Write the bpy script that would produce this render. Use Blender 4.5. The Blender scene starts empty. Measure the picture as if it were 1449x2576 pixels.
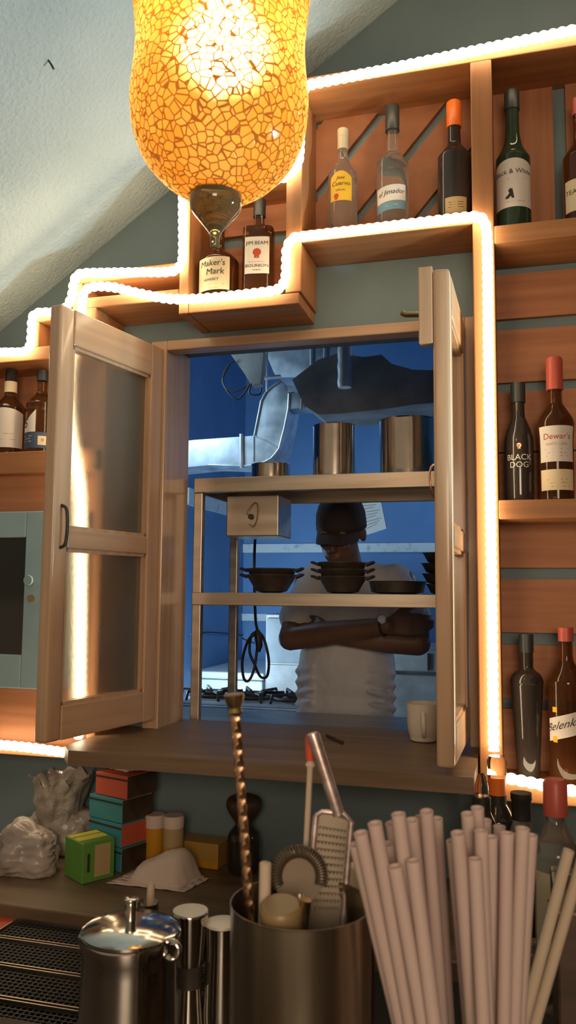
import bpy, bmesh, math, random
from math import sin, cos, pi, radians, atan
from mathutils import Vector, Matrix, noise
random.seed(7)
S = bpy.context.scene
COL = S.collection

# ------------------------------------------------------------------ camera
F = 2050.0
YAW, PITCH, ROLL = radians(15.5), atan(200 / 2050), radians(0.5)
CAM = Vector((0, -2.0, 1.5))
FW = Vector((-sin(YAW) * cos(PITCH), cos(YAW) * cos(PITCH), sin(PITCH)))
_r = Vector((cos(YAW), sin(YAW), 0)); _u = _r.cross(FW)
RT = _r * cos(ROLL) + _u * sin(ROLL)
UP = -_r * sin(ROLL) + _u * cos(ROLL)
cam_d = bpy.data.cameras.new('camera')
cam = bpy.data.objects.new('camera', cam_d); COL.objects.link(cam)
cam_d.sensor_fit = 'VERTICAL'; cam_d.sensor_height = 36.0; cam_d.sensor_width = 36.0
cam_d.lens = F / 2576 * 36.0
cam_d.clip_start = 0.02
m = Matrix((RT, UP, -FW)).transposed().to_4x4(); m.translation = CAM
cam.matrix_world = m
cam_d.dof.use_dof = True; cam_d.dof.focus_distance = 2.0; cam_d.dof.aperture_fstop = 12.0
S.camera = cam

# ------------------------------------------------------------------ world, lamps, exposure
w = bpy.data.worlds.new('world'); S.world = w; w.use_nodes = True
w.node_tree.nodes['Background'].inputs[0].default_value = (1.0, 0.72, 0.47, 1)
w.node_tree.nodes['Background'].inputs[1].default_value = 0.30
S.view_settings.view_transform = 'Standard'; S.view_settings.look = 'None'
S.view_settings.exposure = 0.0; S.view_settings.gamma = 1.0
S.view_settings.use_curve_mapping = False
S.cycles.use_denoising = True
S.cycles.use_adaptive_sampling = True; S.cycles.adaptive_threshold = 0.03
S.cycles.sample_clamp_indirect = 4.0
S.cycles.max_bounces = 10; S.cycles.transmission_bounces = 10; S.cycles.transparent_max_bounces = 10
S.cycles.caustics_refractive = True; S.cycles.blur_glossy = 0.5

def lamp_obj(name, kind, loc, target, power, color, size=0.1, spot=None, blend=0.5):
    d = bpy.data.lights.new(name, kind); d.energy = power; d.color = color
    if kind == 'AREA': d.size = size
    else: d.shadow_soft_size = size
    if spot: d.spot_size = radians(spot); d.spot_blend = blend
    o = bpy.data.objects.new(name, d); COL.objects.link(o); o.location = loc
    o.rotation_euler = (Vector(target) - Vector(loc)).to_track_quat('-Z', 'Y').to_euler()
    return o
ROPE = 11.0
# added unseen cool spot that lights the sloping ceiling and leaves the wall dark
lamp_obj('ceiling_fill_spot', 'SPOT', (0.95, -0.75, 1.55), (-1.25, -0.75, 2.6), 85, (0.66, 0.90, 1.0), 0.05, 62, 0.6)
# warm lamps of the bar room behind the guest
lamp_obj('bar_room_lamp', 'AREA', (0.4, -3.6, 1.9), (-0.5, 0.5, 1.55), 34, (1.0, 0.75, 0.53), 0.8)
# cool tube lamps in the kitchen
lamp_obj('kitchen_tube', 'AREA', (-1.66, 1.62, 1.15), (0.0, 3.1, 1.5), 18, (0.50, 0.76, 1.0), 0.35)
lamp_obj('kitchen_duct_tube', 'AREA', (-1.60, 1.20, 2.45), (-0.2, 2.9, 1.3), 5, (0.55, 0.80, 1.0), 0.35)
lamp_obj('kitchen_rear_tube', 'AREA', (0.9, 2.4, 2.6), (0.0, 2.6, 1.0), 12, (0.55, 0.75, 1.0), 0.6)

# ------------------------------------------------------------------ helpers
def ray(px, py): return FW + RT * ((px - 724.5) / F) + UP * (-(py - 1288) / F)
def at(px, py, y):
    d = ray(px, py); return CAM + d * ((y - CAM.y) / d.y)
def atd(px, py, t): return CAM + ray(px, py) * t
def atz(px, py, z):
    d = ray(px, py); return CAM + d * ((z - CAM.z) / d.z)

def thing(name, label, cat, loc=(0, 0, 0), rotz=0.0, group=None):
    o = bpy.data.objects.new(name, None); COL.objects.link(o)
    o.empty_display_size = 0.05
    o.location = loc; o.rotation_euler = (0, 0, rotz)
    o['label'] = label; o['category'] = cat
    if group: o['group'] = group
    return o
def tag(o, label, cat, group=None, kind=None):
    o['label'] = label; o['category'] = cat
    if group: o['group'] = group
    if kind: o['kind'] = kind
    return o
def rootloc(p):
    v = Vector((0, 0, 0))
    while p is not None:
        v = v + Vector(p.location); p = p.parent
    return v
def obj(name, bm, mt, parent=None, smooth=False, local=False, loc=None, label=None):
    """link bm as one mesh; vertices are in world space unless local"""
    if loc is not None and not local:
        bmesh.ops.translate(bm, verts=bm.verts, vec=-Vector(loc))
    if parent is not None and not local:
        bmesh.ops.translate(bm, verts=bm.verts, vec=-rootloc(parent))
    bmesh.ops.recalc_face_normals(bm, faces=bm.faces)
    me = bpy.data.meshes.new(name); bm.to_mesh(me); bm.free()
    if smooth:
        for p in me.polygons: p.use_smooth = True
        me.set_sharp_from_angle(angle=radians(45))
    if isinstance(mt, (list, tuple)):
        for x in mt: me.materials.append(x)
    else: me.materials.append(mt)
    o = bpy.data.objects.new(name, me); COL.objects.link(o)
    if parent is not None: o.parent = parent
    if loc is not None: o.location = loc
    if label: o['label'] = label
    return o
def struct(name, bm, mt):
    o = obj(name, bm, mt); o['kind'] = 'structure'; return o
def NB(): return bmesh.new()
def box(bm, x0, x1, y0, y1, z0, z1, bev=0.0, mat=None, bseg=2):
    vs = [bm.verts.new(c) for c in ((x0, y0, z0), (x1, y0, z0), (x1, y1, z0), (x0, y1, z0), (x0, y0, z1), (x1, y0, z1), (x1, y1, z1), (x0, y1, z1))]
    fs = [bm.faces.new([vs[i] for i in f]) for f in ((3, 2, 1, 0), (4, 5, 6, 7), (0, 1, 5, 4), (1, 2, 6, 5), (2, 3, 7, 6), (3, 0, 4, 7))]
    if bev > 0:
        es = set(e for f in fs for e in f.edges)
        bmesh.ops.bevel(bm, geom=list(es), offset=bev, segments=bseg, affect='EDGES', profile=0.5)
    if mat is not None:
        bmesh.ops.transform(bm, matrix=mat, verts=vs)
    return bm
def lathe(bm, prof, c=(0, 0, 0), seg=40, cap0=True, cap1=True, sq=None, rot=0.0, sy=1.0):
    """prof: list of (r, z)"""
    rings = []
    for r, z in prof:
        ring = []
        for i in range(seg):
            a = 2 * pi * i / seg
            rr = r * (1.0 if sq is None else 1.0 / ((abs(sin(a)) ** sq + abs(cos(a)) ** sq) ** (1.0 / sq)))
            x, y = rr * sin(a), -rr * cos(a) * sy
            x, y = x * cos(rot) - y * sin(rot), x * sin(rot) + y * cos(rot)
            ring.append(bm.verts.new((c[0] + x, c[1] + y, c[2] + z)))
        rings.append(ring)
    for a, b in zip(rings[:-1], rings[1:]):
        for i in range(seg):
            j = (i + 1) % seg
            bm.faces.new((a[i], a[j], b[j], b[i]))
    if cap0: bm.faces.new(list(reversed(rings[0])))
    if cap1: bm.faces.new(rings[-1])
    return bm
def frames(pts):
    n = len(pts); T = []
    for i in range(n):
        a = pts[max(i - 1, 0)]; b = pts[min(i + 1, n - 1)]
        T.append((b - a).normalized())
    ref = Vector((0, 0, 1)) if abs(T[0].z) < 0.9 else Vector((0, 1, 0))
    N = [(ref - T[0] * ref.dot(T[0])).normalized()]
    for i in range(1, n):
        v = N[-1] - T[i] * N[-1].dot(T[i])
        N.append(v.normalized() if v.length > 1e-6 else N[-1])
    return T, N
def tube(bm, pts, r, seg=10, caps=True, rf=None):
    pts = [Vector(p) for p in pts]
    T, N = frames(pts); rings = []
    for i, p in enumerate(pts):
        b = T[i].cross(N[i]); rr = rf(i) if rf else (r[i] if isinstance(r, (list, tuple)) else r)
        rings.append([bm.verts.new(p + (N[i] * cos(2 * pi * k / seg) + b * sin(2 * pi * k / seg)) * rr) for k in range(seg)])
    for a, b in zip(rings[:-1], rings[1:]):
        for k in range(seg):
            bm.faces.new((a[k], a[(k + 1) % seg], b[(k + 1) % seg], b[k]))
    if caps:
        bm.faces.new(list(reversed(rings[0]))); bm.faces.new(rings[-1])
    return bm
def catmull(pts, n=8):
    pts = [Vector(p) for p in pts]
    P = [pts[0] * 2 - pts[1]] + pts + [pts[-1] * 2 - pts[-2]]
    out = []
    for i in range(1, len(P) - 2):
        for k in range(n):
            t = k / n
            a, b, c, d = P[i - 1], P[i], P[i + 1], P[i + 2]
            out.append(0.5 * ((2 * b) + (c - a) * t + (2 * a - 5 * b + 4 * c - d) * t * t + (3 * b - a - 3 * c + d) * t ** 3))
    out.append(pts[-1]); return out
def resample(pts, step):
    out = [pts[0]]; acc = 0
    for a, b in zip(pts[:-1], pts[1:]):
        L = (b - a).length
        if L < 1e-9: continue
        d = step - acc
        while d <= L:
            out.append(a + (b - a) * (d / L)); d += step
        acc = (acc + L) % step
    return out
def prism(bm, poly, depth_vec):
    """poly: list of world points (planar), extruded by depth_vec"""
    a = [bm.verts.new(p) for p in poly]
    b = [bm.verts.new(Vector(p) + Vector(depth_vec)) for p in poly]
    bm.faces.new(a); bm.faces.new(list(reversed(b)))
    n = len(a)
    for i in range(n):
        bm.faces.new((a[i], a[(i + 1) % n], b[(i + 1) % n], b[i]))
    return bm
def sphere(bm, c, r, sub=3, scale=(1, 1, 1), rot=None):
    mm = Matrix.Translation(Vector(c))
    if rot is not None: mm = mm @ rot.to_4x4()
    mm = mm @ Matrix.Diagonal((r * scale[0], r * scale[1], r * scale[2], 1))
    bmesh.ops.create_icosphere(bm, subdivisions=sub, radius=1.0, matrix=mm)
def ring(bm, c, R, r, axis=(0, 0, 1), seg=40, s2=8):
    ax = Vector(axis).normalized(); ref = Vector((1, 0, 0)) if abs(ax.x) < 0.9 else Vector((0, 1, 0))
    u = ax.cross(ref).normalized(); v = ax.cross(u); c = Vector(c); rings = []
    for i in range(seg):
        a = 2 * pi * i / seg; d = u * cos(a) + v * sin(a)
        rings.append([bm.verts.new(c + d * (R + r * cos(2 * pi * k / s2)) + ax * r * sin(2 * pi * k / s2)) for k in range(s2)])
    for i in range(seg):
        A, B = rings[i], rings[(i + 1) % seg]
        for k in range(s2): bm.faces.new((A[k], B[k], B[(k + 1) % s2], A[(k + 1) % s2]))

# ------------------------------------------------------------------ materials
def mat(name, col, rough=0.5, metal=0.0, trans=0.0, ior=1.45, emit=None, es=0.0, spec=None, coat=0.0):
    mt = bpy.data.materials.new(name); mt.use_nodes = True
    b = mt.node_tree.nodes['Principled BSDF']
    b.inputs['Base Color'].default_value = (*col, 1)
    b.inputs['Roughness'].default_value = rough; b.inputs['Metallic'].default_value = metal
    b.inputs['Transmission Weight'].default_value = trans; b.inputs['IOR'].default_value = ior
    b.inputs['Coat Weight'].default_value = coat
    if spec is not None: b.inputs['Specular IOR Level'].default_value = spec
    if emit:
        b.inputs['Emission Color'].default_value = (*emit, 1); b.inputs['Emission Strength'].default_value = es
    return mt
def nodes(mt): return mt.node_tree.nodes, mt.node_tree.links, mt.node_tree.nodes['Principled BSDF']
def vary(mt, c1, c2, scale=(8, 8, 8), detail=4.0, lo=0.35, hi=0.65, bump=0.0, bscale=None, bdist=0.002, rlo=None, rhi=None):
    """procedural colour variation + bump in object space"""
    N, L, b = nodes(mt)
    tc = N.new('ShaderNodeTexCoord'); mp = N.new('ShaderNodeMapping')
    mp.inputs['Scale'].default_value = scale
    L.new(tc.outputs['Object'], mp.inputs['Vector'])
    nz = N.new('ShaderNodeTexNoise'); nz.inputs['Scale'].default_value = 1.0; nz.inputs['Detail'].default_value = detail
    L.new(mp.outputs[0], nz.inputs['Vector'])
    cr = N.new('ShaderNodeValToRGB')
    cr.color_ramp.elements[0].position = lo; cr.color_ramp.elements[0].color = (*c1, 1)
    cr.color_ramp.elements[1].position = hi; cr.color_ramp.elements[1].color = (*c2, 1)
    L.new(nz.outputs[0], cr.inputs[0]); L.new(cr.outputs[0], b.inputs['Base Color'])
    if rlo is not None:
        mr = N.new('ShaderNodeMapRange'); mr.inputs[3].default_value = rlo; mr.inputs[4].default_value = rhi
        L.new(nz.outputs[0], mr.inputs[0]); L.new(mr.outputs[0], b.inputs['Roughness'])
    if bump > 0:
        if bscale is None: src = nz.outputs[0]
        else:
            n2 = N.new('ShaderNodeTexNoise'); n2.inputs['Scale'].default_value = bscale; n2.inputs['Detail'].default_value = 3
            L.new(tc.outputs['Object'], n2.inputs['Vector']); src = n2.outputs[0]
        bp = N.new('ShaderNodeBump'); bp.inputs['Strength'].default_value = bump; bp.inputs['Distance'].default_value = bdist
        L.new(src, bp.inputs['Height']); L.new(bp.outputs[0], b.inputs['Normal'])
    return mt
def wood(name, c1, c2, axis='x', rough=0.55):
    sc = {'x': (2.2, 45, 45), 'y': (45, 2.2, 45), 'z': (45, 45, 2.2), 'd': (14, 14, 14)}[axis]
    return vary(mat(name, c1, rough), c1, c2, sc, 6.0, 0.3, 0.7, 0.25, None, 0.0015)

OR1, OR2 = (0.30, 0.125, 0.045), (0.45, 0.20, 0.075)
M = {}
M['wood_x'] = wood('pine_board_x', OR1, OR2, 'x')
M['wood_z'] = wood('pine_board_z', OR1, OR2, 'z')
M['wood_y'] = wood('pine_board_y', OR1, OR2, 'y')
M['plank_x'] = wood('pallet_plank_x', (0.29, 0.112, 0.048), (0.42, 0.175, 0.078), 'x', 0.6)
M['plank_z'] = wood('pallet_plank_z', (0.29, 0.112, 0.048), (0.42, 0.175, 0.078), 'z', 0.6)
M['plank_d'] = wood('pallet_plank_diagonal', (0.24, 0.088, 0.036), (0.34, 0.135, 0.056), 'd', 0.6)
M['sash'] = wood('window_wood', (0.46, 0.29, 0.17), (0.58, 0.38, 0.225), 'z', 0.5)
M['sash_x'] = wood('window_wood_rail', (0.46, 0.29, 0.17), (0.58, 0.38, 0.225), 'x', 0.5)
for k_ in ('sash', 'sash_x'):
    b_ = M[k_].node_tree.nodes['Principled BSDF']; b_.inputs['Coat Weight'].default_value = 0.5; b_.inputs['Coat Roughness'].default_value = 0.15
M['sill'] = wood('sill_board_wood', (0.15, 0.095, 0.055), (0.24, 0.155, 0.09), 'x', 0.45)
M['wall'] = vary(mat('teal_wall_paint', (0.2, 0.28, 0.3), 0.8), (0.135, 0.190, 0.205), (0.18, 0.245, 0.26), (3, 3, 3), 5, 0.3, 0.7, 0.35, 130.0, 0.003)
M['ceil'] = vary(mat('stucco_ceiling', (0.4, 0.5, 0.52), 0.85), (0.40, 0.50, 0.52), (0.48, 0.58, 0.60), (4, 4, 4), 5, 0.3, 0.7, 0.9, 95.0, 0.006)
M['blue_gap'] = mat('blue_paint', (0.10, 0.17, 0.27), 0.7)
M['cab_blue'] = vary(mat('blue_cabinet_paint', (0.2, 0.33, 0.38), 0.45), (0.24, 0.36, 0.40), (0.29, 0.42, 0.46), (6, 6, 6), 4)
M['dark_glass'] = mat('dark_glass', (0.03, 0.03, 0.028), 0.08, 0, 0.0, 1.5)
M['tin'] = vary(mat('brushed_tin', (0.4, 0.34, 0.25), 0.28, 1.0), (0.36, 0.31, 0.23), (0.5, 0.44, 0.33), (60, 60, 3), 4, 0.3, 0.7, rlo=0.2, rhi=0.36)
M['mud'] = mat('oiled_muddler_wood', (0.20, 0.14, 0.065), 0.4)
M['coil'] = mat('tarnished_spring', (0.13, 0.10, 0.07), 0.45, 0.5)
M['paneglass'] = mat('window_glass', (0.95, 0.95, 0.93), 0.02, 0, 1.0, 1.5)
M['tin_top'] = mat('matt_steel_disc', (0.62, 0.58, 0.50), 0.55, 0.4)
M['brass'] = mat('worn_brass', (0.55, 0.40, 0.2), 0.3, 1.0)
M['iron'] = vary(mat('dark_iron', (0.03, 0.024, 0.02), 0.55), (0.022, 0.017, 0.014), (0.05, 0.036, 0.028), (30, 30, 30), 5, 0.3, 0.7, 0.3, 60.0, 0.002)
M['black'] = mat('black_rubber', (0.02, 0.018, 0.016), 0.5)
M['steel'] = vary(mat('polished_steel', (0.62, 0.58, 0.52), 0.12, 1.0), (0.55, 0.52, 0.47), (0.68, 0.64, 0.58), (10, 10, 10), 3, 0.3, 0.7, rlo=0.08, rhi=0.2)
M['steel_dull'] = vary(mat('warm_tinted_dull_steel', (0.55, 0.5, 0.45), 0.35, 1.0), (0.44, 0.37, 0.29), (0.64, 0.55, 0.44), (3, 30, 30), 4, 0.3, 0.7, rlo=0.28, rhi=0.5)  # plain steel tinted warm, so the colour carries the room's warm light
M['steel_dark'] = mat('dull_dark_steel', (0.20, 0.165, 0.125), 0.5, 0.7)
M['galv'] = vary(mat('galvanised_sheet', (0.6, 0.66, 0.7), 0.35, 0.8), (0.45, 0.52, 0.58), (0.72, 0.78, 0.82), (14, 14, 14), 5, 0.3, 0.7, rlo=0.3, rhi=0.55)
M['hood'] = vary(mat('greasy_hood_steel_lifted', (0.2, 0.19, 0.18), 0.5, 0.3), (0.22, 0.205, 0.19), (0.36, 0.34, 0.32), (7, 7, 7), 4)  # base colour lifted to stand in for warm bar light and haze
M['grey_door'] = vary(mat('grey_painted_door', (0.22, 0.23, 0.23), 0.5), (0.17, 0.18, 0.18), (0.26, 0.27, 0.27), (8, 8, 8), 4)
M['kwall'] = vary(mat('blue_kitchen_paint', (0.1, 0.23, 0.44), 0.6), (0.10, 0.22, 0.42), (0.12, 0.255, 0.48), (3, 3, 3), 4)
M['kstrip'] = vary(mat('white_tile_strip', (0.6, 0.66, 0.66), 0.4), (0.35, 0.4, 0.4), (0.62, 0.68, 0.68), (25, 25, 25), 5, 0.25, 0.45)
M['white'] = mat('white_enamel', (0.72, 0.74, 0.74), 0.35)
M['paper'] = mat('white_paper', (0.75, 0.72, 0.66), 0.7)
M['cream'] = mat('cream_label_paper', (0.70, 0.58, 0.38), 0.7)
M['label_white'] = mat('white_label_paper', (0.68, 0.62, 0.55), 0.7)
M['label_yellow'] = mat('yellow_label_paper', (0.75, 0.42, 0.02), 0.6)
M['label_blue'] = mat('pale_blue_label', (0.14, 0.27, 0.36), 0.6)
M['navy'] = mat('navy_label_paper', (0.05, 0.07, 0.12), 0.6)
M['ink'] = mat('dark_ink', (0.03, 0.025, 0.02), 0.7)
M['ink_red'] = mat('red_ink', (0.45, 0.06, 0.02), 0.6)
M['ink_white'] = mat('pale_print', (0.6, 0.58, 0.52), 0.6)
M['whisky'] = mat('whisky_bottle_glass', (0.30, 0.13, 0.05), 0.04, 0, 0.9, 1.33)
M['darkbottle'] = mat('dark_bottle_glass', (0.045, 0.035, 0.03), 0.06, 0, 0.3, 1.45)
M['green'] = mat('green_bottle_glass', (0.035, 0.06, 0.035), 0.07, 0, 0.3, 1.45)
M['clear'] = mat('clear_bottle_glass', (0.93, 0.9, 0.86), 0.03, 0, 1.0, 1.2)
M['clearbottle'] = mat('clear_bottle_glass_filled', (0.80, 0.76, 0.68), 0.05, 0, 0.92, 1.33)
M['olive'] = mat('smoky_olive_glass', (0.22, 0.19, 0.10), 0.06, 0, 0.75, 1.45)
M['goldcap'] = mat('tan_cap', (0.5, 0.40, 0.25), 0.4)
M['blackcap'] = mat('black_cap', (0.03, 0.035, 0.035), 0.4)
M['orangecap'] = mat('orange_cap', (0.75, 0.16, 0.02), 0.4)
M['redcap'] = mat('red_cap', (0.48, 0.09, 0.06), 0.4)
M['straw'] = mat('pinkish_straw_plastic', (0.72, 0.60, 0.555), 0.45)
def add_translucent(mt, col, f):
    N, L, b = nodes(mt); t_ = N.new('ShaderNodeBsdfTranslucent'); t_.inputs[0].default_value = (*col, 1)
    m_ = N.new('ShaderNodeMixShader'); m_.inputs[0].default_value = f
    L.new(b.outputs[0], m_.inputs[1]); L.new(t_.outputs[0], m_.inputs[2]); L.new(m_.outputs[0], N['Material Output'].inputs[0])
add_translucent(M['straw'], (0.78, 0.635, 0.58), 0.45)
M['straw2'] = mat('clear_straw_plastic', (0.66, 0.55, 0.42), 0.3, 0, 0.35, 1.2)
M['counter'] = vary(mat('brown_counter_top', (0.17, 0.11, 0.065), 0.4), (0.13, 0.085, 0.05), (0.2, 0.135, 0.08), (3, 20, 20), 5)
M['darkwood'] = vary(mat('dark_bar_wood', (0.05, 0.03, 0.018), 0.4), (0.035, 0.02, 0.012), (0.07, 0.042, 0.025), (3, 30, 30), 5)
M['teal_box'] = mat('teal_carton', (0.05, 0.24, 0.27), 0.55)
M['red_box'] = mat('red_carton', (0.50, 0.09, 0.045), 0.55)
M['green_box'] = mat('green_carton', (0.10, 0.26, 0.04), 0.5)
M['yellow_print'] = mat('yellow_print', (0.66, 0.55, 0.06), 0.5)
M['tan_print'] = mat('tan_print', (0.42, 0.30, 0.15), 0.5)
M['amber_jar'] = mat('amber_jar', (0.55, 0.26, 0.02), 0.35)
M['amber_pale'] = mat('pale_amber_box', (0.42, 0.24, 0.05), 0.5)
M['bag'] = vary(mat('plastic_bag', (0.6, 0.52, 0.46), 0.3, 0, 0.0), (0.28, 0.235, 0.20), (0.46, 0.395, 0.345), (14, 14, 14), 4, 0.3, 0.7, 0.25, 28.0, 0.01)
M['foil'] = vary(mat('crinkled_clear_film', (0.5, 0.48, 0.44), 0.12, 0.35), (0.30, 0.27, 0.23), (0.70, 0.64, 0.57), (26, 26, 26), 4, 0.3, 0.7, 0.5, 30.0, 0.01)
M['napkin'] = mat('pale_napkin', (0.62, 0.50, 0.42), 0.8)
M['mug'] = mat('white_ceramic', (0.66, 0.58, 0.48), 0.3)
M['redplastic'] = mat('red_plastic', (0.55, 0.07, 0.03), 0.35)
M['pinkmetal'] = vary(mat('brushed_handle_metal', (0.45, 0.36, 0.34), 0.35, 0.7), (0.35, 0.27, 0.25), (0.55, 0.46, 0.44), (40, 40, 120), 3)
M['copper'] = mat('copper_spoon', (0.55, 0.34, 0.2), 0.3, 1.0)
M['skin'] = vary(mat('brown_skin', (0.16, 0.08, 0.045), 0.5), (0.14, 0.068, 0.038), (0.18, 0.092, 0.052), (9, 9, 9), 4)
M['shirt'] = vary(mat('white_cotton', (0.62, 0.60, 0.58), 0.85), (0.57, 0.55, 0.53), (0.66, 0.64, 0.62), (7, 7, 7), 4, 0.3, 0.7, 0.5, 14.0, 0.02)
M['cap'] = mat('dark_brown_cap_cloth', (0.05, 0.032, 0.022), 0.85)
M['trousers'] = mat('dark_trousers', (0.02, 0.02, 0.025), 0.85)
M['rope'] = mat('rope_light', (1, 0.9, 0.7), 0.4, 0, 0, 1.45, (1.0, 0.80, 0.52), ROPE)
M['bulb'] = mat('bulb', (1, 1, 1), 0.4, 0, 0, 1.45, (1.0, 0.76, 0.42), 85.0)
# frosted pane of the sash
def frosted(name, rough, col):
    mt = mat(name, col, rough, 0, 1.0, 1.02); N, L, b = nodes(mt)
    tr = N.new('ShaderNodeBsdfDiffuse'); tr.inputs[0].default_value = (0.34, 0.31, 0.24, 1)
    gl = N.new('ShaderNodeBsdfGlossy'); gl.inputs[0].default_value = (0.5, 0.5, 0.5, 1); gl.inputs[1].default_value = 0.25
    rf = N.new('ShaderNodeBsdfRefraction'); rf.inputs['Color'].default_value = (*col, 1)
    rf.inputs['Roughness'].default_value = rough; rf.inputs['IOR'].default_value = 1.25
    m1 = N.new('ShaderNodeMixShader'); m1.inputs[0].default_value = 0.72
    L.new(tr.outputs[0], m1.inputs[1]); L.new(rf.outputs[0], m1.inputs[2])
    m2 = N.new('ShaderNodeMixShader'); m2.inputs[0].default_value = 0.05
    L.new(m1.outputs[0], m2.inputs[1]); L.new(gl.outputs[0], m2.inputs[2])
    L.new(m2.outputs[0], N['Material Output'].inputs[0])
    tc = N.new('ShaderNodeTexCoord'); vz = N.new('ShaderNodeTexNoise'); vz.inputs['Scale'].default_value = 90
    bp = N.new('ShaderNodeBump'); bp.inputs['Strength'].default_value = 0.15; bp.inputs['Distance'].default_value = 0.002
    L.new(tc.outputs['Object'], vz.inputs['Vector']); L.new(vz.outputs[0], bp.inputs['Height'])
    for nd in (tr, gl, rf): L.new(bp.outputs[0], nd.inputs['Normal'])
    return mt
M['frost'] = frosted('frosted_glass', 0.32, (0.9, 0.87, 0.8))
# mosaic of amber glass shards
def mosaic():
    mt = bpy.data.materials.new('amber_mosaic_glass'); mt.use_nodes = True
    N, L = mt.node_tree.nodes, mt.node_tree.links
    N.remove(N['Principled BSDF']); out = N['Material Output']
    tc = N.new('ShaderNodeTexCoord')
    v1 = N.new('ShaderNodeTexVoronoi'); v1.feature = 'DISTANCE_TO_EDGE'; v1.inputs['Scale'].default_value = 98
    v2 = N.new('ShaderNodeTexVoronoi'); v2.inputs['Scale'].default_value = 98
    for v in (v1, v2):
        v.inputs['Randomness'].default_value = 1.0; L.new(tc.outputs['Object'], v.inputs['Vector'])
    r = N.new('ShaderNodeValToRGB')
    r.color_ramp.elements[0].position = 0.05; r.color_ramp.elements[0].color = (0, 0, 0, 1)
    r.color_ramp.elements[1].position = 0.095; r.color_ramp.elements[1].color = (1, 1, 1, 1)
    L.new(v1.outputs['Distance'], r.inputs[0])
    sp = N.new('ShaderNodeSeparateColor'); L.new(v2.outputs['Color'], sp.inputs[0])
    cr = N.new('ShaderNodeValToRGB')
    e = cr.color_ramp.elements
    e[0].position = 0.0; e[0].color = (0.92, 0.30, 0.02, 1); e[1].position = 1.0; e[1].color = (1.0, 0.46, 0.075, 1)
    L.new(sp.outputs[0], cr.inputs[0])
    tl = N.new('ShaderNodeBsdfTranslucent'); mu = N.new('ShaderNodeMix'); mu.data_type = 'RGBA'; mu.blend_type = 'MULTIPLY'; mu.inputs[0].default_value = 1.0; mu.inputs[7].default_value = (0.62, 0.62, 0.62, 1); L.new(cr.outputs[0], mu.inputs[6]); L.new(mu.outputs[2], tl.inputs[0])
    rf = N.new('ShaderNodeBsdfRefraction'); rf.inputs[0].default_value = (1.0, 0.80, 0.42, 1); rf.inputs['Roughness'].default_value = 0.70; rf.inputs['IOR'].default_value = 1.2
    df = N.new('ShaderNodeBsdfDiffuse'); df.inputs[0].default_value = (0.55, 0.28, 0.05, 1)
    gl = N.new('ShaderNodeBsdfGlossy'); gl.inputs[1].default_value = 0.12; gl.inputs[0].default_value = (0.9, 0.9, 0.9, 1)
    a = N.new('ShaderNodeMixShader'); a.inputs[0].default_value = 0.42
    L.new(tl.outputs[0], a.inputs[1]); L.new(rf.outputs[0], a.inputs[2])
    b = N.new('ShaderNodeMixShader'); b.inputs[0].default_value = 0.30
    L.new(a.outputs[0], b.inputs[1]); L.new(df.outputs[0], b.inputs[2])
    c = N.new('ShaderNodeMixShader'); c.inputs[0].default_value = 0.05
    L.new(b.outputs[0], c.inputs[1]); L.new(gl.outputs[0], c.inputs[2])
    g1 = N.new('ShaderNodeBsdfTranslucent'); g1.inputs[0].default_value = (0.17, 0.062, 0.012, 1)
    g2 = N.new('ShaderNodeBsdfDiffuse'); g2.inputs[0].default_value = (0.10, 0.045, 0.016, 1)
    g = N.new('ShaderNodeMixShader'); g.inputs[0].default_value = 0.45
    L.new(g1.outputs[0], g.inputs[1]); L.new(g2.outputs[0], g.inputs[2])
    f = N.new('ShaderNodeMixShader'); L.new(r.outputs[0], f.inputs[0]); L.new(g.outputs[0], f.inputs[1]); L.new(c.outputs[0], f.inputs[2])
    L.new(f.outputs[0], out.inputs[0])
    bp = N.new('ShaderNodeBump'); bp.inputs['Strength'].default_value = 0.4; bp.inputs['Distance'].default_value = 0.002
    L.new(r.outputs[0], bp.inputs['Height']); L.new(bp.outputs[0], gl.inputs['Normal'])
    return mt
M['mosaic'] = mosaic()

# ------------------------------------------------------------------ lettering
_tc = {}
def text_bm(s, size, shear=0.0, space=1.0, bold=0.0):
    """flat lettering in the x/z plane, centred on 0"""
    cu = bpy.data.curves.new('lettering', 'FONT'); cu.body = s; cu.size = size; cu.shear = shear
    cu.space_character = space; cu.offset = bold * size; cu.align_x = 'CENTER'; cu.align_y = 'CENTER'; cu.resolution_u = 3
    o = bpy.data.objects.new('lettering', cu); me = bpy.data.meshes.new_from_object(o)
    bm = NB(); bm.from_mesh(me); bpy.data.objects.remove(o); bpy.data.meshes.remove(me); bpy.data.curves.remove(cu)
    for v in bm.verts: v.co = Vector((v.co.x, 0, v.co.y))
    return bm

# ------------------------------------------------------------------ bottles
def interp(prof, z):
    for (r0, z0), (r1, z1) in zip(prof[:-1], prof[1:]):
        if z0 <= z <= z1 and z1 > z0: return r0 + (r1 - r0) * (z - z0) / (z1 - z0)
    return prof[-1][0] if z > prof[-1][1] else prof[0][0]
def smoothprof(prof, n=5):
    p = catmull([Vector((r, z, 0)) for r, z in prof], n); out = []
    for v in p:
        if not out or v.y > out[-1][1] + 1e-5: out.append((max(v.x, 0.001), v.y))
    return out
def surf(prof, a, z, off, sq):
    r = interp(prof, z)
    if sq: r = r / ((abs(sin(a)) ** sq + abs(cos(a)) ** sq) ** (1.0 / sq))
    r += off
    return Vector((r * sin(a), -r * cos(a), z))
def wrap(bm, prof, zc, a0, off, sq, slant=0.0):
    for v in bm.verts:
        r = interp(prof, zc)
        a = a0 + v.co.x / r
        v.co = surf(prof, a, zc + v.co.z + slant * v.co.x, off, sq)
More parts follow.
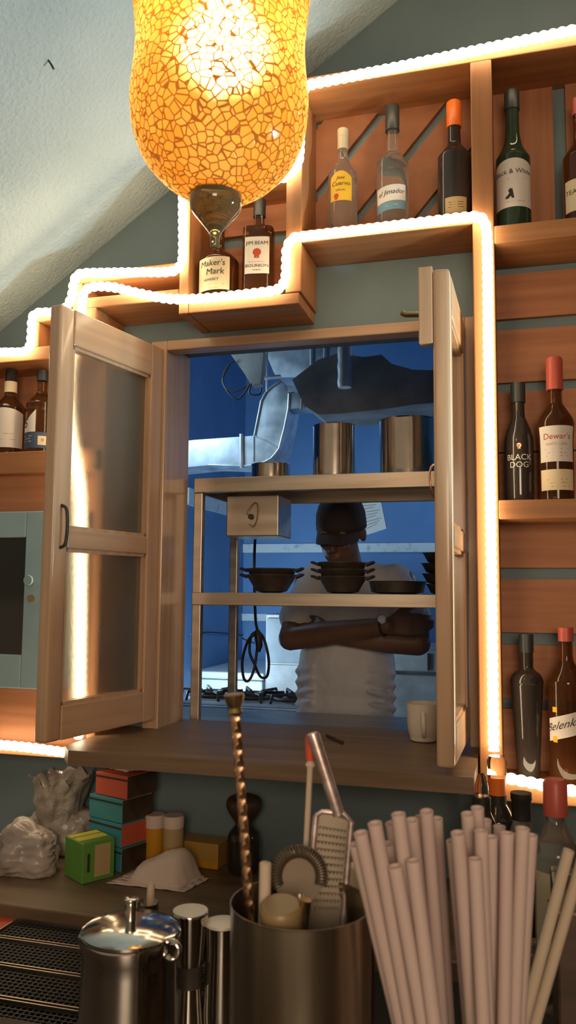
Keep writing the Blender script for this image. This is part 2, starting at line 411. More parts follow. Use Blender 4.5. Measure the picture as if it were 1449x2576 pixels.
def bottle(name, label, loc, prof, glass, labels=(), caps=(), face=0.0, sq=None, group=None, liquid=None):
    """prof in metres; labels: dict(z0,z1,a0,a1,mat,texts[(s,size,z,a,mat,shear)],slant,arch); caps: (part, prof, mat)"""
    o = thing(name, label, 'bottle', loc, radians(face), group)
    obj('glass_body', lathe(NB(), prof, seg=40, sq=sq), glass, o, True, True)
    for cname, cp, cm in caps:
        obj(cname, lathe(NB(), cp, seg=28), cm, o, True, True)
    for lb in labels:
        bm = NB(); nA, nZ = 20, 10; g = []
        z0, z1, a0, a1 = lb['z0'], lb['z1'], radians(lb['a0']), radians(lb['a1']); sl = lb.get('slant', 0.0)
        for j in range(nZ + 1):
            row = []
            for i in range(nA + 1):
                fa = i / nA; a = a0 + (a1 - a0) * fa
                top = z1 + lb.get('arch', 0.0) * (1 - (2 * fa - 1) ** 2)
                if lb.get('diamond'): top = z1 - (1 - fa) * lb['diamond']
                z = z0 + (top - z0) * j / nZ
                r = interp(prof, (z0 + z1) / 2)
                row.append(bm.verts.new(surf(prof, a, z + sl * (a - (a0 + a1) / 2) * r, 0.0006, sq)))
            g.append(row)
        for j in range(nZ):
            for i in range(nA): bm.faces.new((g[j][i], g[j][i + 1], g[j + 1][i + 1], g[j + 1][i]))
        lo = obj('label', bm, lb['mat'], o, True, True)
        for s, size, z, a, tm, sh in lb.get('texts', ()):
            tb = text_bm(s, size, sh); wrap(tb, prof, z, radians(a), 0.0011, sq, sl)
            obj('lettering', tb, tm, lo, False, True)
        for kind, z, a, sz, tm in lb.get('marks', ()):
            tb = NB()
            if kind == 'seal':
                n = 26; vs = [tb.verts.new((sz * (1 + 0.12 * (i % 2)) * cos(2 * pi * i / n), 0, sz * (1 + 0.12 * (i % 2)) * sin(2 * pi * i / n))) for i in range(n)]; tb.faces.new(vs)
                for dx in (-0.4, 0.3):
                    tb.faces.new([tb.verts.new((sz * (dx + q), 0, sz * h)) for q, h in ((-0.25, -0.8), (-0.35, -1.7), (0.0, -1.45), (0.3, -1.75), (0.25, -0.8))])
            elif kind == 'dog':
                P = [(-.9, -1), (-.75, -.6), (-.35, -.3), (-.1, .1), (-.25, .35), (-.35, .55), (-.1, .7), (-.05, 1.0), (.1, .75), (.3, .75), (.4, 1.0), (.45, .65), (.42, .2), (.5, -.3), (.6, -.85), (.75, -1), (.3, -1), (.2, -.6), (-.1, -.75), (-.2, -1)]
                tb.faces.new([tb.verts.new((x * sz, 0, y * sz)) for x, y in P])
                bmesh.ops.triangulate(tb, faces=tb.faces)
            elif kind == 'line':
                tb.faces.new([tb.verts.new((x * sz, 0, y * 0.0007)) for x, y in ((-1, -1), (-.33, -1), (.33, -1), (1, -1), (1, 1), (.33, 1), (-.33, 1), (-1, 1))])
            wrap(tb, prof, z, radians(a), 0.0011, sq, sl)
            obj('emblem' if kind != 'line' else 'print_line', tb, tm, lo, False, True)
    return o

# ================================================================== SETTING
XL, XR, ZB, ZT = -0.893, -0.105, 1.145, 2.145
YF = -0.16          # front plane of the wall shelves
CZ = 0.84           # top of the back counter
b = NB()
for x0, x1, z0, z1 in ((-2.6, XL - .045, 0, 3.6), (XR + .045, 1.8, 0, 3.6), (XL - .045, XR + .045, 0, ZB - .03), (XL - .045, XR + .045, ZT + .028, 3.6)):
    box(b, x0, x1, 0, 0.15, z0, z1)
struct('wall_bar', b, M['wall'])
# sloping ceiling: drops to the left, meets the wall along a diagonal
b = NB(); sl = 0.69
def cz(x): return 2.245 + sl * (x + 1.43)
a0 = [b.verts.new((x, y, cz(x))) for x, y in ((-2.6, -3.6), (0.5, -3.6), (0.5, 0.0), (-2.6, 0.0))]
a1 = [b.verts.new(v.co + Vector((-0.06, 0, 0.08))) for v in a0]
b.faces.new(a0); b.faces.new(list(reversed(a1)))
for i in range(4): b.faces.new((a0[i], a0[(i + 1) % 4], a1[(i + 1) % 4], a1[i]))
struct('ceiling', b, M['ceil'])
struct('floor', box(NB(), -2.6, 1.8, -4.2, 0.0, -0.05, 0.0), M['darkwood'])
struct('wall_right', box(NB(), 1.8, 1.9, -4.2, .15, 0, 3.6), M['darkwood'])  # unseen dark side of the bar, put in to darken the steel's reflections
# window frame in the wall opening
b = NB()
box(b, XL - .045, XL, -.02, .15, ZB - .03, ZT + .027, .003); box(b, XR, XR + .045, -.02, .15, ZB - .03, ZT + .027, .003)
struct('window_1', b, M['sash'])
b = NB(); box(b, XL, XR, -.02, .03, ZT, ZT + .027, .003)
struct('trim_1', b, M['sash_x'])
# kitchen beyond
KY = 3.2
struct('wall_kitchen_left', box(NB(), -1.85, -1.75, .15, KY, 0, 3.2), M['kwall'])
struct('wall_kitchen_right', box(NB(), 1.5, 1.6, .15, KY, 0, 3.2), M['kwall'])
struct('wall_kitchen_back', box(NB(), -1.85, 1.6, KY, KY + .1, 0, 3.2), M['kwall'])
struct('ceiling_kitchen', box(NB(), -1.85, 1.6, .15, KY + .1, 3.2, 3.3), M['kwall'])
struct('floor_kitchen', box(NB(), -1.85, 1.6, .15, KY, -.05, 0.0), M['hood'])
def zk(py, px=760): return at(px, py, KY).z
struct('trim_2', box(NB(), -1.75, 1.5, KY - .012, KY, zk(1390), zk(1368)), M['kstrip'])
struct('trim_3', box(NB(), -1.75, at(672, 1550, KY).x, KY - .012, KY, zk(1564), zk(1546)), M['kstrip'])
p0, p1 = at(520, 1245, 2.55), at(520, 1285, 2.55)
struct('trim_4', box(NB(), -1.75, -1.738, 2.2, KY, p1.z, p0.z), M['kstrip'])

# ================================================================== WALL SHELVES
def board(bm, x0, x1, z0, z1, y0=YF, y1=-0.001, bev=0.0025): return box(bm, x0, x1, y0, y1, z0, z1, bev)
def clip(poly, inside, inter):
    out = []
    for i in range(len(poly)):
        a, c = poly[i], poly[(i + 1) % len(poly)]
        if inside(a): out.append(a)
        if inside(a) != inside(c): out.append(inter(a, c))
    return out
def clip_rect(poly, x0, x1, z0, z1):
    for ax, lim, sg in ((0, x0, 1), (0, x1, -1), (1, z0, 1), (1, z1, -1)):
        if len(poly) < 3: return []
        poly = clip(poly, lambda p: sg * (p[ax] - lim) >= 0, lambda a, c: tuple(a[k] + (c[k] - a[k]) * ((lim - a[ax]) / (c[ax] - a[ax])) for k in (0, 1)))
    return poly

# --- long top shelf with diagonal slats at its back
UX0, UX1 = -.522, -.078
sh = thing('wall_shelf', 'high orange pine shelf over the window with diagonal back slats', 'shelf', (UX0, -.08, 2.345))
obj('top_board', board(NB(), UX0, .75, 2.735, 2.765), M['wood_x'], sh)
obj('bottom_board', board(NB(), UX0 + .04, UX1, 2.342, 2.372), M['wood_x'], sh)
obj('side_panel', board(NB(), UX0, UX0 + .04, 2.22, 2.735), M['wood_z'], sh)
q1, q2 = at(890, 382, -.005), at(985, 262, -.005)
dv = Vector((q2.x - q1.x, q2.z - q1.z)).normalized(); nv = Vector((dv.y, -dv.x))
g1 = at(938, 322, -.005); g2 = at(1103, 302, -.005)
o1 = nv.x * g1.x + nv.y * g1.z; o2 = nv.x * g2.x + nv.y * g2.z; dd = o2 - o1
bm = NB()
for k in range(-5, 6):
    lo, hi = o1 + k * dd + .011, o1 + (k + 1) * dd - .011
    P = [tuple(nv * o + dv * s) for o, s in ((lo, -6), (hi, -6), (hi, 6), (lo, 6))]
    P = clip_rect(P, UX0 + .04, UX1, 2.372, 2.735)
    if len(P) > 2: prism(bm, [Vector((x, -.016, z)) for x, z in P], (0, .015, 0))
obj('back_slats', bm, M['plank_d'], sh)

# --- middle box of the stepped shelf
sh = thing('wall_shelf', 'middle step of the shelf, a pine box with two whisky bottles', 'shelf', (-.79, -.08, 2.225))
MX0, MX1 = -.80, UX0
obj('bottom_board', board(NB(), MX0 + .027, MX1 + .035, 2.19, 2.218), M['wood_x'], sh)
obj('side_panel', board(NB(), MX0, MX0 + .026, 2.19, 2.52), M['wood_z'], sh)
obj('top_board', board(NB(), MX0, MX1, 2.52, 2.548), M['wood_x'], sh)
bm = NB(); gz = at(650, 600, 0).z
for z0, z1 in ((2.218, gz - .028), (gz + .006, 2.52)): box(bm, MX0 + .026, MX1, -.016, -.001, z0, z1)
obj('back_slats', bm, M['plank_x'], sh)

# --- small left step
sh = thing('wall_shelf', 'low empty pine box step above the open left window sash', 'shelf', (-1.1, -.08, 2.2))
LX0, LX1 = -1.10, MX0
obj('top_board', board(NB(), LX0, LX1, 2.297, 2.325), M['wood_x'], sh)
obj('bottom_board', board(NB(), LX0 + .026, LX1 - .001, 2.228, 2.256), M['wood_x'], sh)
obj('side_panel', board(NB(), LX0, LX0 + .026, 2.14, 2.297), M['wood_z'], sh)
obj('cleat', board(NB(), LX0 + .026, LX0 + .07, 2.19, 2.228), M['wood_x'], sh)
obj('back_slats', box(NB(), LX0 + .026, LX1, -.016, -.001, 2.256, 2.297), M['plank_x'], sh)

# --- lowest step and left bottle shelf
sh = thing('wall_shelf', 'orange pine shelf on the left wall holding two whisky bottles and a blue cupboard', 'shelf', (-1.45, -.08, 1.1))
obj('step_top', board(NB(), -1.222, LX0, 2.203, 2.229), M['wood_x'], sh)
obj('step_side', board(NB(), -1.222, -1.197, 2.136, 2.203), M['wood_z'], sh)
obj('top_board', board(NB(), -1.8, LX0 + .03, 2.10, 2.136), M['wood_x'], sh)
obj('shelf_board', board(NB(), -1.8, -1.0, 1.80, 1.858), M['wood_x'], sh)
obj('bottom_board', board(NB(), -1.8, -1.0, 1.085, 1.112), M['wood_x'], sh)
obj('side_panel', board(NB(), -1.02, -.995, 1.112, 2.10), M['wood_z'], sh)
bm = NB()
for z0, z1 in ((1.112, 1.30), (1.315, 1.52), (1.535, 1.735), (1.755, 1.80), (1.858, 1.99), (1.998, 2.10)):
    box(bm, -1.8, -1.02, -.016, -.001, z0, z1)
obj('back_slats', bm, M['plank_x'], sh)
obj('front_plank', box(NB(), -1.8, -1.02, -.13, -.016, 1.112, 1.25), M['plank_x'], sh)
obj('front_plank', box(NB(), -1.8, -1.02, -.13, -.11, 1.70, 1.80), M['plank_x'], sh)

# --- tall right shelf
sh = thing('wall_shelf', 'tall orange pallet wood shelf with bottles right of the lit rope', 'shelf', (.3, -.08, 1.06))
RX0, RX1 = -.078, .75
obj('side_panel', board(NB(), RX0, -.03, 1.06, 2.735), M['wood_z'], sh)
obj('shelf_board', board(NB(), -.03, RX1, 2.290, 2.332), M['wood_x'], sh)
obj('shelf_board', board(NB(), -.03, RX1, 1.662, 1.704), M['wood_x'], sh)
obj('bottom_board', board(NB(), -.03, RX1, 1.06, 1.10), M['wood_x'], sh)
bm = NB(); gx0, gx1 = at(1392, 350, -.01).x, at(1424, 350, -.01).x
for x0, x1 in ((-.03, gx0), (gx1, gx1 + .14), (gx1 + .165, RX1)): box(bm, x0, x1, -.016, -.001, 2.332, 2.735)
obj('back_slats', bm, M['plank_z'], sh)
bm = NB()
for z0, z1 in ((1.10, 1.235), (1.26, 1.382), (1.410, 1.533), (1.560, 1.662), (1.704, 1.83), (1.835, 1.980), (2.003, 2.132), (2.160, 2.270)):
    box(bm, -.03, RX1, -.016, -.001, z0, z1)
obj('back_slats', bm, M['plank_x'], sh)

# ================================================================== ROPE LIGHTS
def rope(px_pts, label, y=-.178, n=6):
    pts = resample(catmull([at(px, py, y) for px, py in px_pts], n), .004)
    c = pts[len(pts) // 2]
    bm = tube(NB(), pts, .01, 10, True, rf=lambda i: .0092 + .0034 * abs(sin(pi * i / 5.0)))  # tube thickened so its shape takes in the glow around the rope
    o = obj('rope_light', bm, M['rope'], None, True, loc=tuple(c)); tag(o, label, 'rope light', 'warm white rope lights')
rope([(-60, 885), (20, 886), (62, 884), (76, 868), (80, 830), (82, 800), (96, 787), (135, 785), (165, 775), (180, 748), (187, 708), (202, 689), (260, 686), (350, 685), (430, 683), (455, 665), (460, 630), (460, 560), (461, 490), (475, 456), (530, 453), (620, 452), (700, 450), (735, 432), (751, 405), (755, 350), (757, 250), (775, 217), (830, 203), (1000, 169), (1200, 127), (1449, 75), (1510, 62)],
     'glowing rope light stepping up along the top edges of the shelves')
rope([(197, 1859), (199, 1800), (201, 1600), (202, 1300), (196, 1200), (176, 1100), (166, 1000), (172, 900), (196, 835), (205, 790), (208, 745), (228, 723), (280, 722), (345, 737), (430, 752), (520, 750), (620, 740), (695, 729), (716, 706), (720, 670), (722, 625), (738, 600), (770, 594), (900, 579), (1050, 561), (1180, 546), (1210, 549), (1223, 575), (1226, 640), (1229, 900), (1233, 1200), (1237, 1500), (1241, 1800), (1242, 1890)],
     'glowing rope light framing the window from the left side over to the right shelf')
rope([(-60, 1870), (40, 1877), (100, 1884), (162, 1893)], 'short glowing rope light under the blue cupboard at the left edge')
rope([(1250, 1953), (1300, 1962), (1390, 1980), (1449, 1991), (1520, 2005)], 'short glowing rope light behind the counter bottles at the lower right', -.178)

# ================================================================== WINDOW SASHES
def sash(name_label, hinge, tilt, L, z0, z1, mid_z, flip, glass):
    """local x runs from the hinge to the free stile, local z up, local y through the thickness"""
    th = radians(tilt); d = Vector((-sin(th), -cos(th), 0)); rz = math.atan2(d.y, d.x)
    o = thing('window_sash', name_label, 'window', (hinge[0], hinge[1], z0), rz)
    H = z1 - z0; T = .034; s = flip
    y0, y1 = (0, T * s) if s > 0 else (T * s, 0)
    w = .048; mz = mid_z - z0
    obj('hinge_stile', box(NB(), 0, w, y0, y1, 0, H, .003), M['sash'], o, False, True)
    obj('free_stile', box(NB(), L - w, L, y0, y1, 0, H, .007, None, 4), M['sash'], o, True, True)
    obj('top_rail', box(NB(), w, L - w, y0, y1, H - .085, H, .003), M['sash_x'], o, False, True)
    obj('middle_rail', box(NB(), w, L - w, y0, y1, mz - .022, mz + .022, .003), M['sash_x'], o, False, True)
    obj('bottom_rail', box(NB(), w, L - w, y0, y1, 0, .075, .003), M['sash_x'], o, False, True)
    bm = NB(); q = (y0 + y1) / 2
    for a, c in ((.075, mz - .022), (mz + .022, H - .085)):
        for u0, u1, v0, v1 in ((w, L - w, a, a + .008), (w, L - w, c - .008, c), (w, w + .008, a, c), (L - w - .008, L - w, a, c)):
            box(bm, u0, u1, q - .012, q + .012, v0, v1)
    obj('glazing_bead', bm, M['sash'], o, False, True)
    for a, c in ((.075, mz - .022), (mz + .022, H - .085)):
        obj('pane', box(NB(), w + .001, L - w - .001, q - .002, q + .002, a, c), glass, o, False, True)
    return o
ls = sash('open left window sash with frosted panes swung towards the bar', (-.90, -.025), 12, .39, 1.168, 2.148, 1.615, -1, M['frost'])
bm = NB(); pts = [(.366, .001, .425), (.366, .014, .432), (.365, .018, .455), (.365, .018, .490), (.366, .014, .513), (.366, .001, .52)]
tube(bm, catmull(pts, 5), .0038, 8)
obj('handle', bm, M['iron'], ls, True, True, label='rusty iron pull handle')
rs = sash('open right window sash seen edge on beside the vertical rope light', (-.105, -.022), 1.5, .37, 1.168, 2.15, 1.615, -1, M['paneglass'])
bm = NB(); box(bm, .345, .37, -.062, -.034, .83, .99, .002)
obj('batten', bm, M['sash'], rs, False, True)
bm = NB(); tube(bm, [(.358, -.062, .895), (.358, -.09, .897), (.358, -.098, .902)], .006, 8)
obj('latch', bm, M['brass'], rs, True, True)
bm = NB(); ring(bm, (.30, -.036, .555), .04, .0022, (0.25, 1, 0.1))
obj('wire_loop', bm, M['copper'], rs, True, True)

# sill board
bm = NB()
poly = [(-.995, -.30), (-.96, -.345), (-.082, -.345), (-.082, -.001), (-.995, -.001)]
prism(bm, [Vector((x, y, 1.113)) for x, y in poly], (0, 0, .032)); box(bm, XL + .001, XR - .001, -.001, .15, 1.113, 1.145)
sl_ = obj('window_sill', bm, M['sill'], None, loc=(-.54, -.17, 1.113)); tag(sl_, 'deep dark brown wooden sill board under the open window', 'sill')
# loose bar leaning in the left reveal
p0, p1 = at(417, 1310, .11), at(440, 1800, .11)
o = obj('wooden_batten', box(NB(), p0.x, p0.x + .024, .10, .125, 1.1455, p0.z, .002), M['sash'], None, loc=(p0.x, .11, 1.1455))
tag(o, 'upright pale wooden batten at the left inside of the window opening', 'batten')

# ================================================================== BLUE CUPBOARD
cb0, cb1 = at(122, 1287, -.172), at(112, 1735, -.172)
CX1 = -1.122
o = thing('cupboard', 'small blue painted cupboard with a dark glass door beside the open sash', 'cupboard', (-1.40, -.10, 1.2505))
obj('body', box(NB(), -1.70, CX1, -.15, -.0165, 1.251, 1.6995, .003), M['cab_blue'], o)
d = NB(); wx, wz0, wz1 = -1.203, 1.335, 1.632
box(d, wx, CX1, -.172, -.151, 1.251, 1.6995, .003); box(d, -1.70, -1.58, -.172, -.151, 1.251, 1.6995, .003)
box(d, -1.58, wx, -.172, -.151, 1.251, wz0, .003); box(d, -1.58, wx, -.172, -.151, wz1, 1.6995, .003)
door = obj('door', d, M['cab_blue'], o)
obj('glass', box(NB(), -1.581, wx + .001, -.162, -.156, wz0, wz1), M['dark_glass'], door)
k = at(75, 1460, -.178)
kb = NB(); tube(kb, [(k.x, -.172, k.z), (k.x, -.18, k.z), (k.x, -.184, k.z), (k.x, -.188, k.z)], [.006, .007, .014, .012], 20)
obj('knob', kb, M['cab_blue'], door, True)
k = at(77, 1505, -.178); kb = NB(); tube(kb, [(k.x, -.172, k.z), (k.x, -.181, k.z)], .009, 20)
obj('lock', kb, M['brass'], door, True)

# ================================================================== BOTTLES ON THE SHELVES
def base(px, y, z):
    """world point on a shelf: column px, depth y, height z"""
    p = at(px, 1200, y); q = CAM
    # solve along the column at the wanted height
    lo, hi = 0, 2600
    for _ in range(40):
        mid = (lo + hi) / 2
        if at(px, mid, y).z > z: lo = mid
        else: hi = mid
    p = at(px, lo, y); return Vector((p.x, y, z))
def ztop(px, py, y, z): return at(px, py, y).z - z
ZU = 2.3725
# yellow label tequila
p = base(862, -.09, ZU); h = ztop(868, 325, -.09, ZU)
pr = smoothprof([(.001, 0), (.034, .001), (.036, .01), (.036, .15), (.034, .165), (.020, .19), (.013, .21), (.012, h - .045)])
bottle('bottle', 'clear tequila bottle with yellow label, leftmost on the top shelf', p, pr, M['clearbottle'],
       [dict(z0=.082, z1=.142, a0=-50, a1=40, mat=M['label_yellow'], arch=.016, texts=[('Jose', .012, .140, -6, M['ink'], .3), ('Cuervo', .0155, .125, -5, M['ink'], .2), ('ESPECIAL', .006, .108, -5, M['ink'], 0)], marks=[('seal', .094, -22, .006, M['ink_red'])])],
       [('neck_sleeve', [(.0135, h - .055), (.0135, h - .02)], M['goldcap']), ('cap', [(.014, h - .022), (.014, h - .002), (.011, h)], M['goldcap'])], 8)
# clear tequila with black cap
p = base(988, -.09, ZU); h = ztop(996, 266, -.09, ZU)
pr = smoothprof([(.001, 0), (.037, .001), (.039, .01), (.039, .16), (.036, .18), (.018, .20), (.014, .215), (.0135, h - .06)])
bottle('bottle', 'clear tequila bottle with black cap and pale two-tone label on the top shelf', p, pr, M['clearbottle'],
       [dict(z0=.064, z1=.104, a0=-62, a1=55, mat=M['label_white'], slant=.10, texts=[('el Jimador', .0165, .086, -2, M['ink'], .25)]),
        dict(z0=.042, z1=.0635, a0=-62, a1=55, mat=M['label_blue'], slant=.10, marks=[('line', .053, 0, .015, M['ink_white'])])],
       [('cap', [(.0175, h - .066), (.0175, h - .003), (.015, h)], M['blackcap'])], 4)
# dark bottle with orange cap
p = base(1145, -.09, ZU); h = ztop(1145, 257, -.09, ZU)
pr = smoothprof([(.001, 0), (.038, .001), (.040, .01), (.040, .155), (.037, .175), (.019, .20), (.0155, .215), (.015, h - .06)])
bottle('bottle', 'dark liqueur bottle with bright orange cap on the top shelf', p, pr, M['darkbottle'],
       [dict(z0=.012, z1=.055, a0=-30, a1=45, mat=M['tan_print'], marks=[('line', .042, 8, .018, M['ink']), ('line', .036, 8, .016, M['ink']), ('line', .030, 8, .018, M['ink'])])],
       [('cap', [(.018, h - .066), (.018, h - .003), (.015, h)], M['orangecap'])], 0)
# green bottle with white label
ZR = 2.3325
p = base(1294, -.10, ZR); h = ztop(1296, 228, -.10, ZR)
pr = smoothprof([(.001, 0), (.037, .001), (.039, .012), (.039, .165), (.037, .185), (.024, .21), (.018, .235), (.016, .26), (.0155, h - .03)])
bottle('bottle', 'dark green whisky bottle with white label and a small black dog', p, pr, M['green'],
       [dict(z0=.050, z1=.155, a0=-76, a1=76, mat=M['label_white'], arch=.012, texts=[('Black & White', .0158, .135, 0, M['ink'], 0)], marks=[('dog', .083, -10, .0125, M['ink']), ('line', .118, 0, .028, M['tan_print']), ('line', .063, 8, .02, M['tan_print'])])],
       [('cap', [(.0175, h - .05), (.0175, h - .006), (.014, h)], M['blackcap'])], -2)
# bottle cut by the right edge
p = base(1464, -.09, ZR); h = ztop(1464, 250, -.09, ZR)
pr = smoothprof([(.001, 0), (.037, .001), (.039, .012), (.039, .15), (.036, .175), (.02, .20), (.0145, .22), (.014, h - .03)])
bottle('bottle', 'whisky bottle with cream label cut off by the right edge of the photo', p, pr, M['whisky'],
       [dict(z0=.03, z1=.105, a0=-62, a1=60, mat=M['cream'], texts=[("TEACHER'S", .016, .075, 0, M['ink'], 0)])],
       [('cap', [(.016, h - .04), (.016, h)], M['redcap'])], 0)
# squat cream label bottle under the lamp
ZM = 2.2185
p = base(548, -.095, ZM)
pr = smoothprof([(.001, 0), (.050, .001), (.053, .012), (.053, .105), (.050, .125), (.034, .142), (.017, .155), (.0145, .18), (.0145, .235)])
bottle('bottle', 'squat bourbon bottle with large cream label under the lamp finial', p, pr, M['whisky'],
       [dict(z0=.032, z1=.118, a0=-58, a1=38, mat=M['cream'], slant=.06, texts=[("Maker's", .0215, .101, -12, M['ink'], .12), ("Mark", .0225, .079, -4, M['ink'], .12), ('WHISKY', .0105, .058, -14, M['ink'], .1)], marks=[('line', .046, -10, .03, M['tan_print']), ('line', .037, -6, .013, M['tan_print'])])],
       [('wax_cap', [(.0165, .21), (.0165, .255), (.013, .26)], M['redcap'])], 14)
# square white label bourbon
p = base(650, -.085, ZM); h = ztop(652, 505, -.085, ZM)
pr = smoothprof([(.001, 0), (.038, .001), (.040, .008), (.040, .182), (.036, .194), (.016, .204), (.0135, .214), (.013, h - .03)])
bottle('bottle', 'square bourbon bottle with white label and red wax seal print', p, pr, M['whisky'],
       [dict(z0=.072, z1=.168, a0=-40, a1=40, mat=M['label_white'], texts=[('JIM BEAM', .0125, .151, 0, M['ink'], 0), ('KENTUCKY STRAIGHT', .0042, .102, 0, M['tan_print'], 0), ('BOURBON', .011, .092, 0, M['ink'], 0), ('WHISKEY', .005, .081, 0, M['ink'], 0)], marks=[('seal', .127, 0, .0095, M['ink_red'])])],
       [('cap', [(.016, h - .045), (.016, h)], M['blackcap'])], 10, 4.0)
# two bottles on the left shelf
ZL = 1.8585
p = base(20, -.095, ZL); h = ztop(22, 932, -.095, ZL)
pr = smoothprof([(.001, 0), (.040, .001), (.043, .012), (.043, .115), (.040, .135), (.020, .160), (.0155, .17), (.015, h - .03)])
bottle('bottle', 'round whisky bottle with big plain white label at the left edge', p, pr, M['whisky'],
       [dict(z0=.018, z1=.112, a0=-75, a1=75, mat=M['label_white'], diamond=-.0, arch=.014, marks=[('line', .055, 20, .014, M['tan_print']), ('line', .04, 20, .02, M['tan_print'])])],
       [('neck_label', [(.017, .175), (.017, .205)], M['cream']), ('cap', [(.0155, h - .045), (.0155, h)], M['darkbottle'])], 12)
p = base(100, -.10, ZL); h = ztop(108, 932, -.10, ZL)
pr = smoothprof([(.001, 0), (.037, .001), (.040, .012), (.040, .120), (.037, .140), (.019, .160), (.0135, .172), (.013, h - .035)])
bottle('bottle', 'whisky bottle with slanted white label over a navy base next to the open sash', p, pr, M['whisky'],
       [dict(z0=.055, z1=.115, a0=-65, a1=8, mat=M['label_white'], diamond=.05, texts=[('5', .036, .078, -40, M['ink'], .2)]),
        dict(z0=.012, z1=.054, a0=-70, a1=70, mat=M['navy'], marks=[('line', .044, -25, .014, M['ink_white']), ('line', .037, -25, .010, M['ink_white']), ('line', .03, -25, .013, M['ink_white'])]),
        dict(z0=.02, z1=.044, a0=18, a1=66, mat=M['cream'], marks=[('seal', .034, 35, .004, M['tan_print'])])],
       [('cap', [(.0155, h - .03), (.0155, h - .002), (.012, h)], M['blackcap'])], 5)
# right shelf, middle row
ZD = 1.7045
p = base(1308, -.10, ZD); h = ztop(1306, 965, -.10, ZD)
pr = smoothprof([(.001, 0), (.030, .001), (.032, .01), (.032, .13), (.029, .155), (.019, .185), (.0145, .20), (.014, h - .02)])
bottle('bottle', 'slim black whisky bottle lettered in white on the right shelf', p, pr, M['darkbottle'],
       [dict(z0=.05, z1=.155, a0=-60, a1=60, mat=M['darkbottle'], texts=[('BLACK', .0185, .098, 0, M['ink_white'], 0), ('DOG', .0185, .081, 0, M['ink_white'], 0)], marks=[('seal', .125, 0, .005, M['copper'])])],
       [('cap', [(.0165, h - .045), (.0165, h)], M['blackcap'])], 0)
p = base(1402, -.10, ZD); h = ztop(1404, 900, -.10, ZD)
pr = smoothprof([(.001, 0), (.034, .001), (.037, .012), (.038, .13), (.040, .160), (.038, .185), (.020, .215), (.0155, .23), (.015, h - .03)])
bottle('bottle', 'brown whisky bottle with two pale labels and red cap on the right shelf', p, pr, M['whisky'],
       [dict(z0=.085, z1=.165, a0=-62, a1=62, mat=M['label_white'], texts=[("Dewar's", .0185, .141, 0, M['ink_red'], .1), ('WHITE LABEL', .008, .124, 0, M['tan_print'], 0)], marks=[('line', .113, 0, .026, M['tan_print']), ('line', .105, 0, .02, M['tan_print']), ('line', .098, 0, .024, M['tan_print'])]),
        dict(z0=.022, z1=.068, a0=-62, a1=62, mat=M['cream'], marks=[('line', .046, 0, .022, M['tan_print']), ('line', .038, 4, .018, M['tan_print']), ('line', .03, 10, .02, M['tan_print'])])],
       [('cap', [(.0185, h - .075), (.0185, h - .004), (.016, h)], M['redcap'])], 0)
# right shelf, bottom row
ZE = 1.1005
p = base(1330, -.10, ZE); h = ztop(1326, 1595, -.10, ZE)
pr = smoothprof([(.001, 0), (.022, .001), (.024, .01), (.034, .185), (.036, .205), (.030, .222), (.0155, .235), (.0145, .25), (.0145, h - .03)])
bottle('bottle', 'dark tapering decanter bottle, wide shouldered, beside the vertical rope light', p, pr, M['darkbottle'], [],
       [('cap', [(.016, h - .04), (.016, h)], M['blackcap'])], 0)
p = base(1432, -.10, ZE); h = ztop(1412, 1578, -.10, ZE)
pr = smoothprof([(.001, 0), (.038, .001), (.041, .012), (.041, .19), (.038, .215), (.02, .245), (.0145, .26), (.014, h - .02)])
bottle('bottle', 'vodka bottle with slanting white script label at the right edge', p, pr, M['whisky'],
       [dict(z0=.098, z1=.146, a0=-66, a1=66, mat=M['label_white'], slant=.30, texts=[('Belenkaya', .024, .124, -8, M['ink'], .4)]),
        dict(z0=.147, z1=.158, a0=-50, a1=-34, mat=M['label_yellow']), dict(z0=.084, z1=.097, a0=-50, a1=-34, mat=M['label_yellow'])],
       [('cap', [(.0165, h - .03), (.0165, h)], M['redcap'])], 0)

# ================================================================== BOTTLES STANDING ON THE COUNTER (RIGHT)
CR = CZ + .0005
def cpos(px, t_y): return base(px, t_y, CR)
p = cpos(1217, -.36); h = ztop(1219, 2005, -.36, CR)
pr = smoothprof([(.001, 0), (.032, .001), (.034, .012), (.034, .19), (.031, .215), (.018, .245), (.015, .26), (.0145, h - .03)])
hc = ztop(1219, 1945, -.36, CR)
bottle('bottle', 'dark bottle with tall clear pourer cover, leftmost behind the straws', p, pr, M['darkbottle'], [],
       [('stopper', [(.017, h - .05), (.017, h), (.014, h + .002)], M['black']), ('pourer_cover', [(.0135, h + .0025), (.013, h + .02), (.008, hc - .006), (.004, hc)], M['clear'])], 0)
p = cpos(1256, -.25); h = ztop(1256, 2035, -.25, CR); hc = ztop(1254, 1902, -.25, CR); hb = ztop(1254, 1999, -.25, CR); hm = ztop(1254, 1955, -.25, CR)
pr = smoothprof([(.001, 0), (.036, .001), (.038, .012), (.038, .19), (.034, .212), (.018, .238), (.0155, .25), (.015, h)])
bottle('bottle', 'dark bottle with orange banded pourer under a clear cap by the rope end', p, pr, M['darkbottle'], [],
       [('collar', [(.0185, h - .02), (.0185, hb)], M['black']), ('band', [(.018, hb + .0005), (.018, hm)], M['orangecap']), ('pourer_cover', [(.0195, hm + .0005), (.0195, hc - .01), (.016, hc)], M['clear'])], 0)
p = cpos(1318, -.335); h = ztop(1314, 2045, -.335, CR); hc = ztop(1314, 1994, -.335, CR)
pr = smoothprof([(.001, 0), (.035, .001), (.037, .012), (.037, h - .10), (.035, h - .075), (.022, h - .035), (.0165, h - .012), (.016, h)])
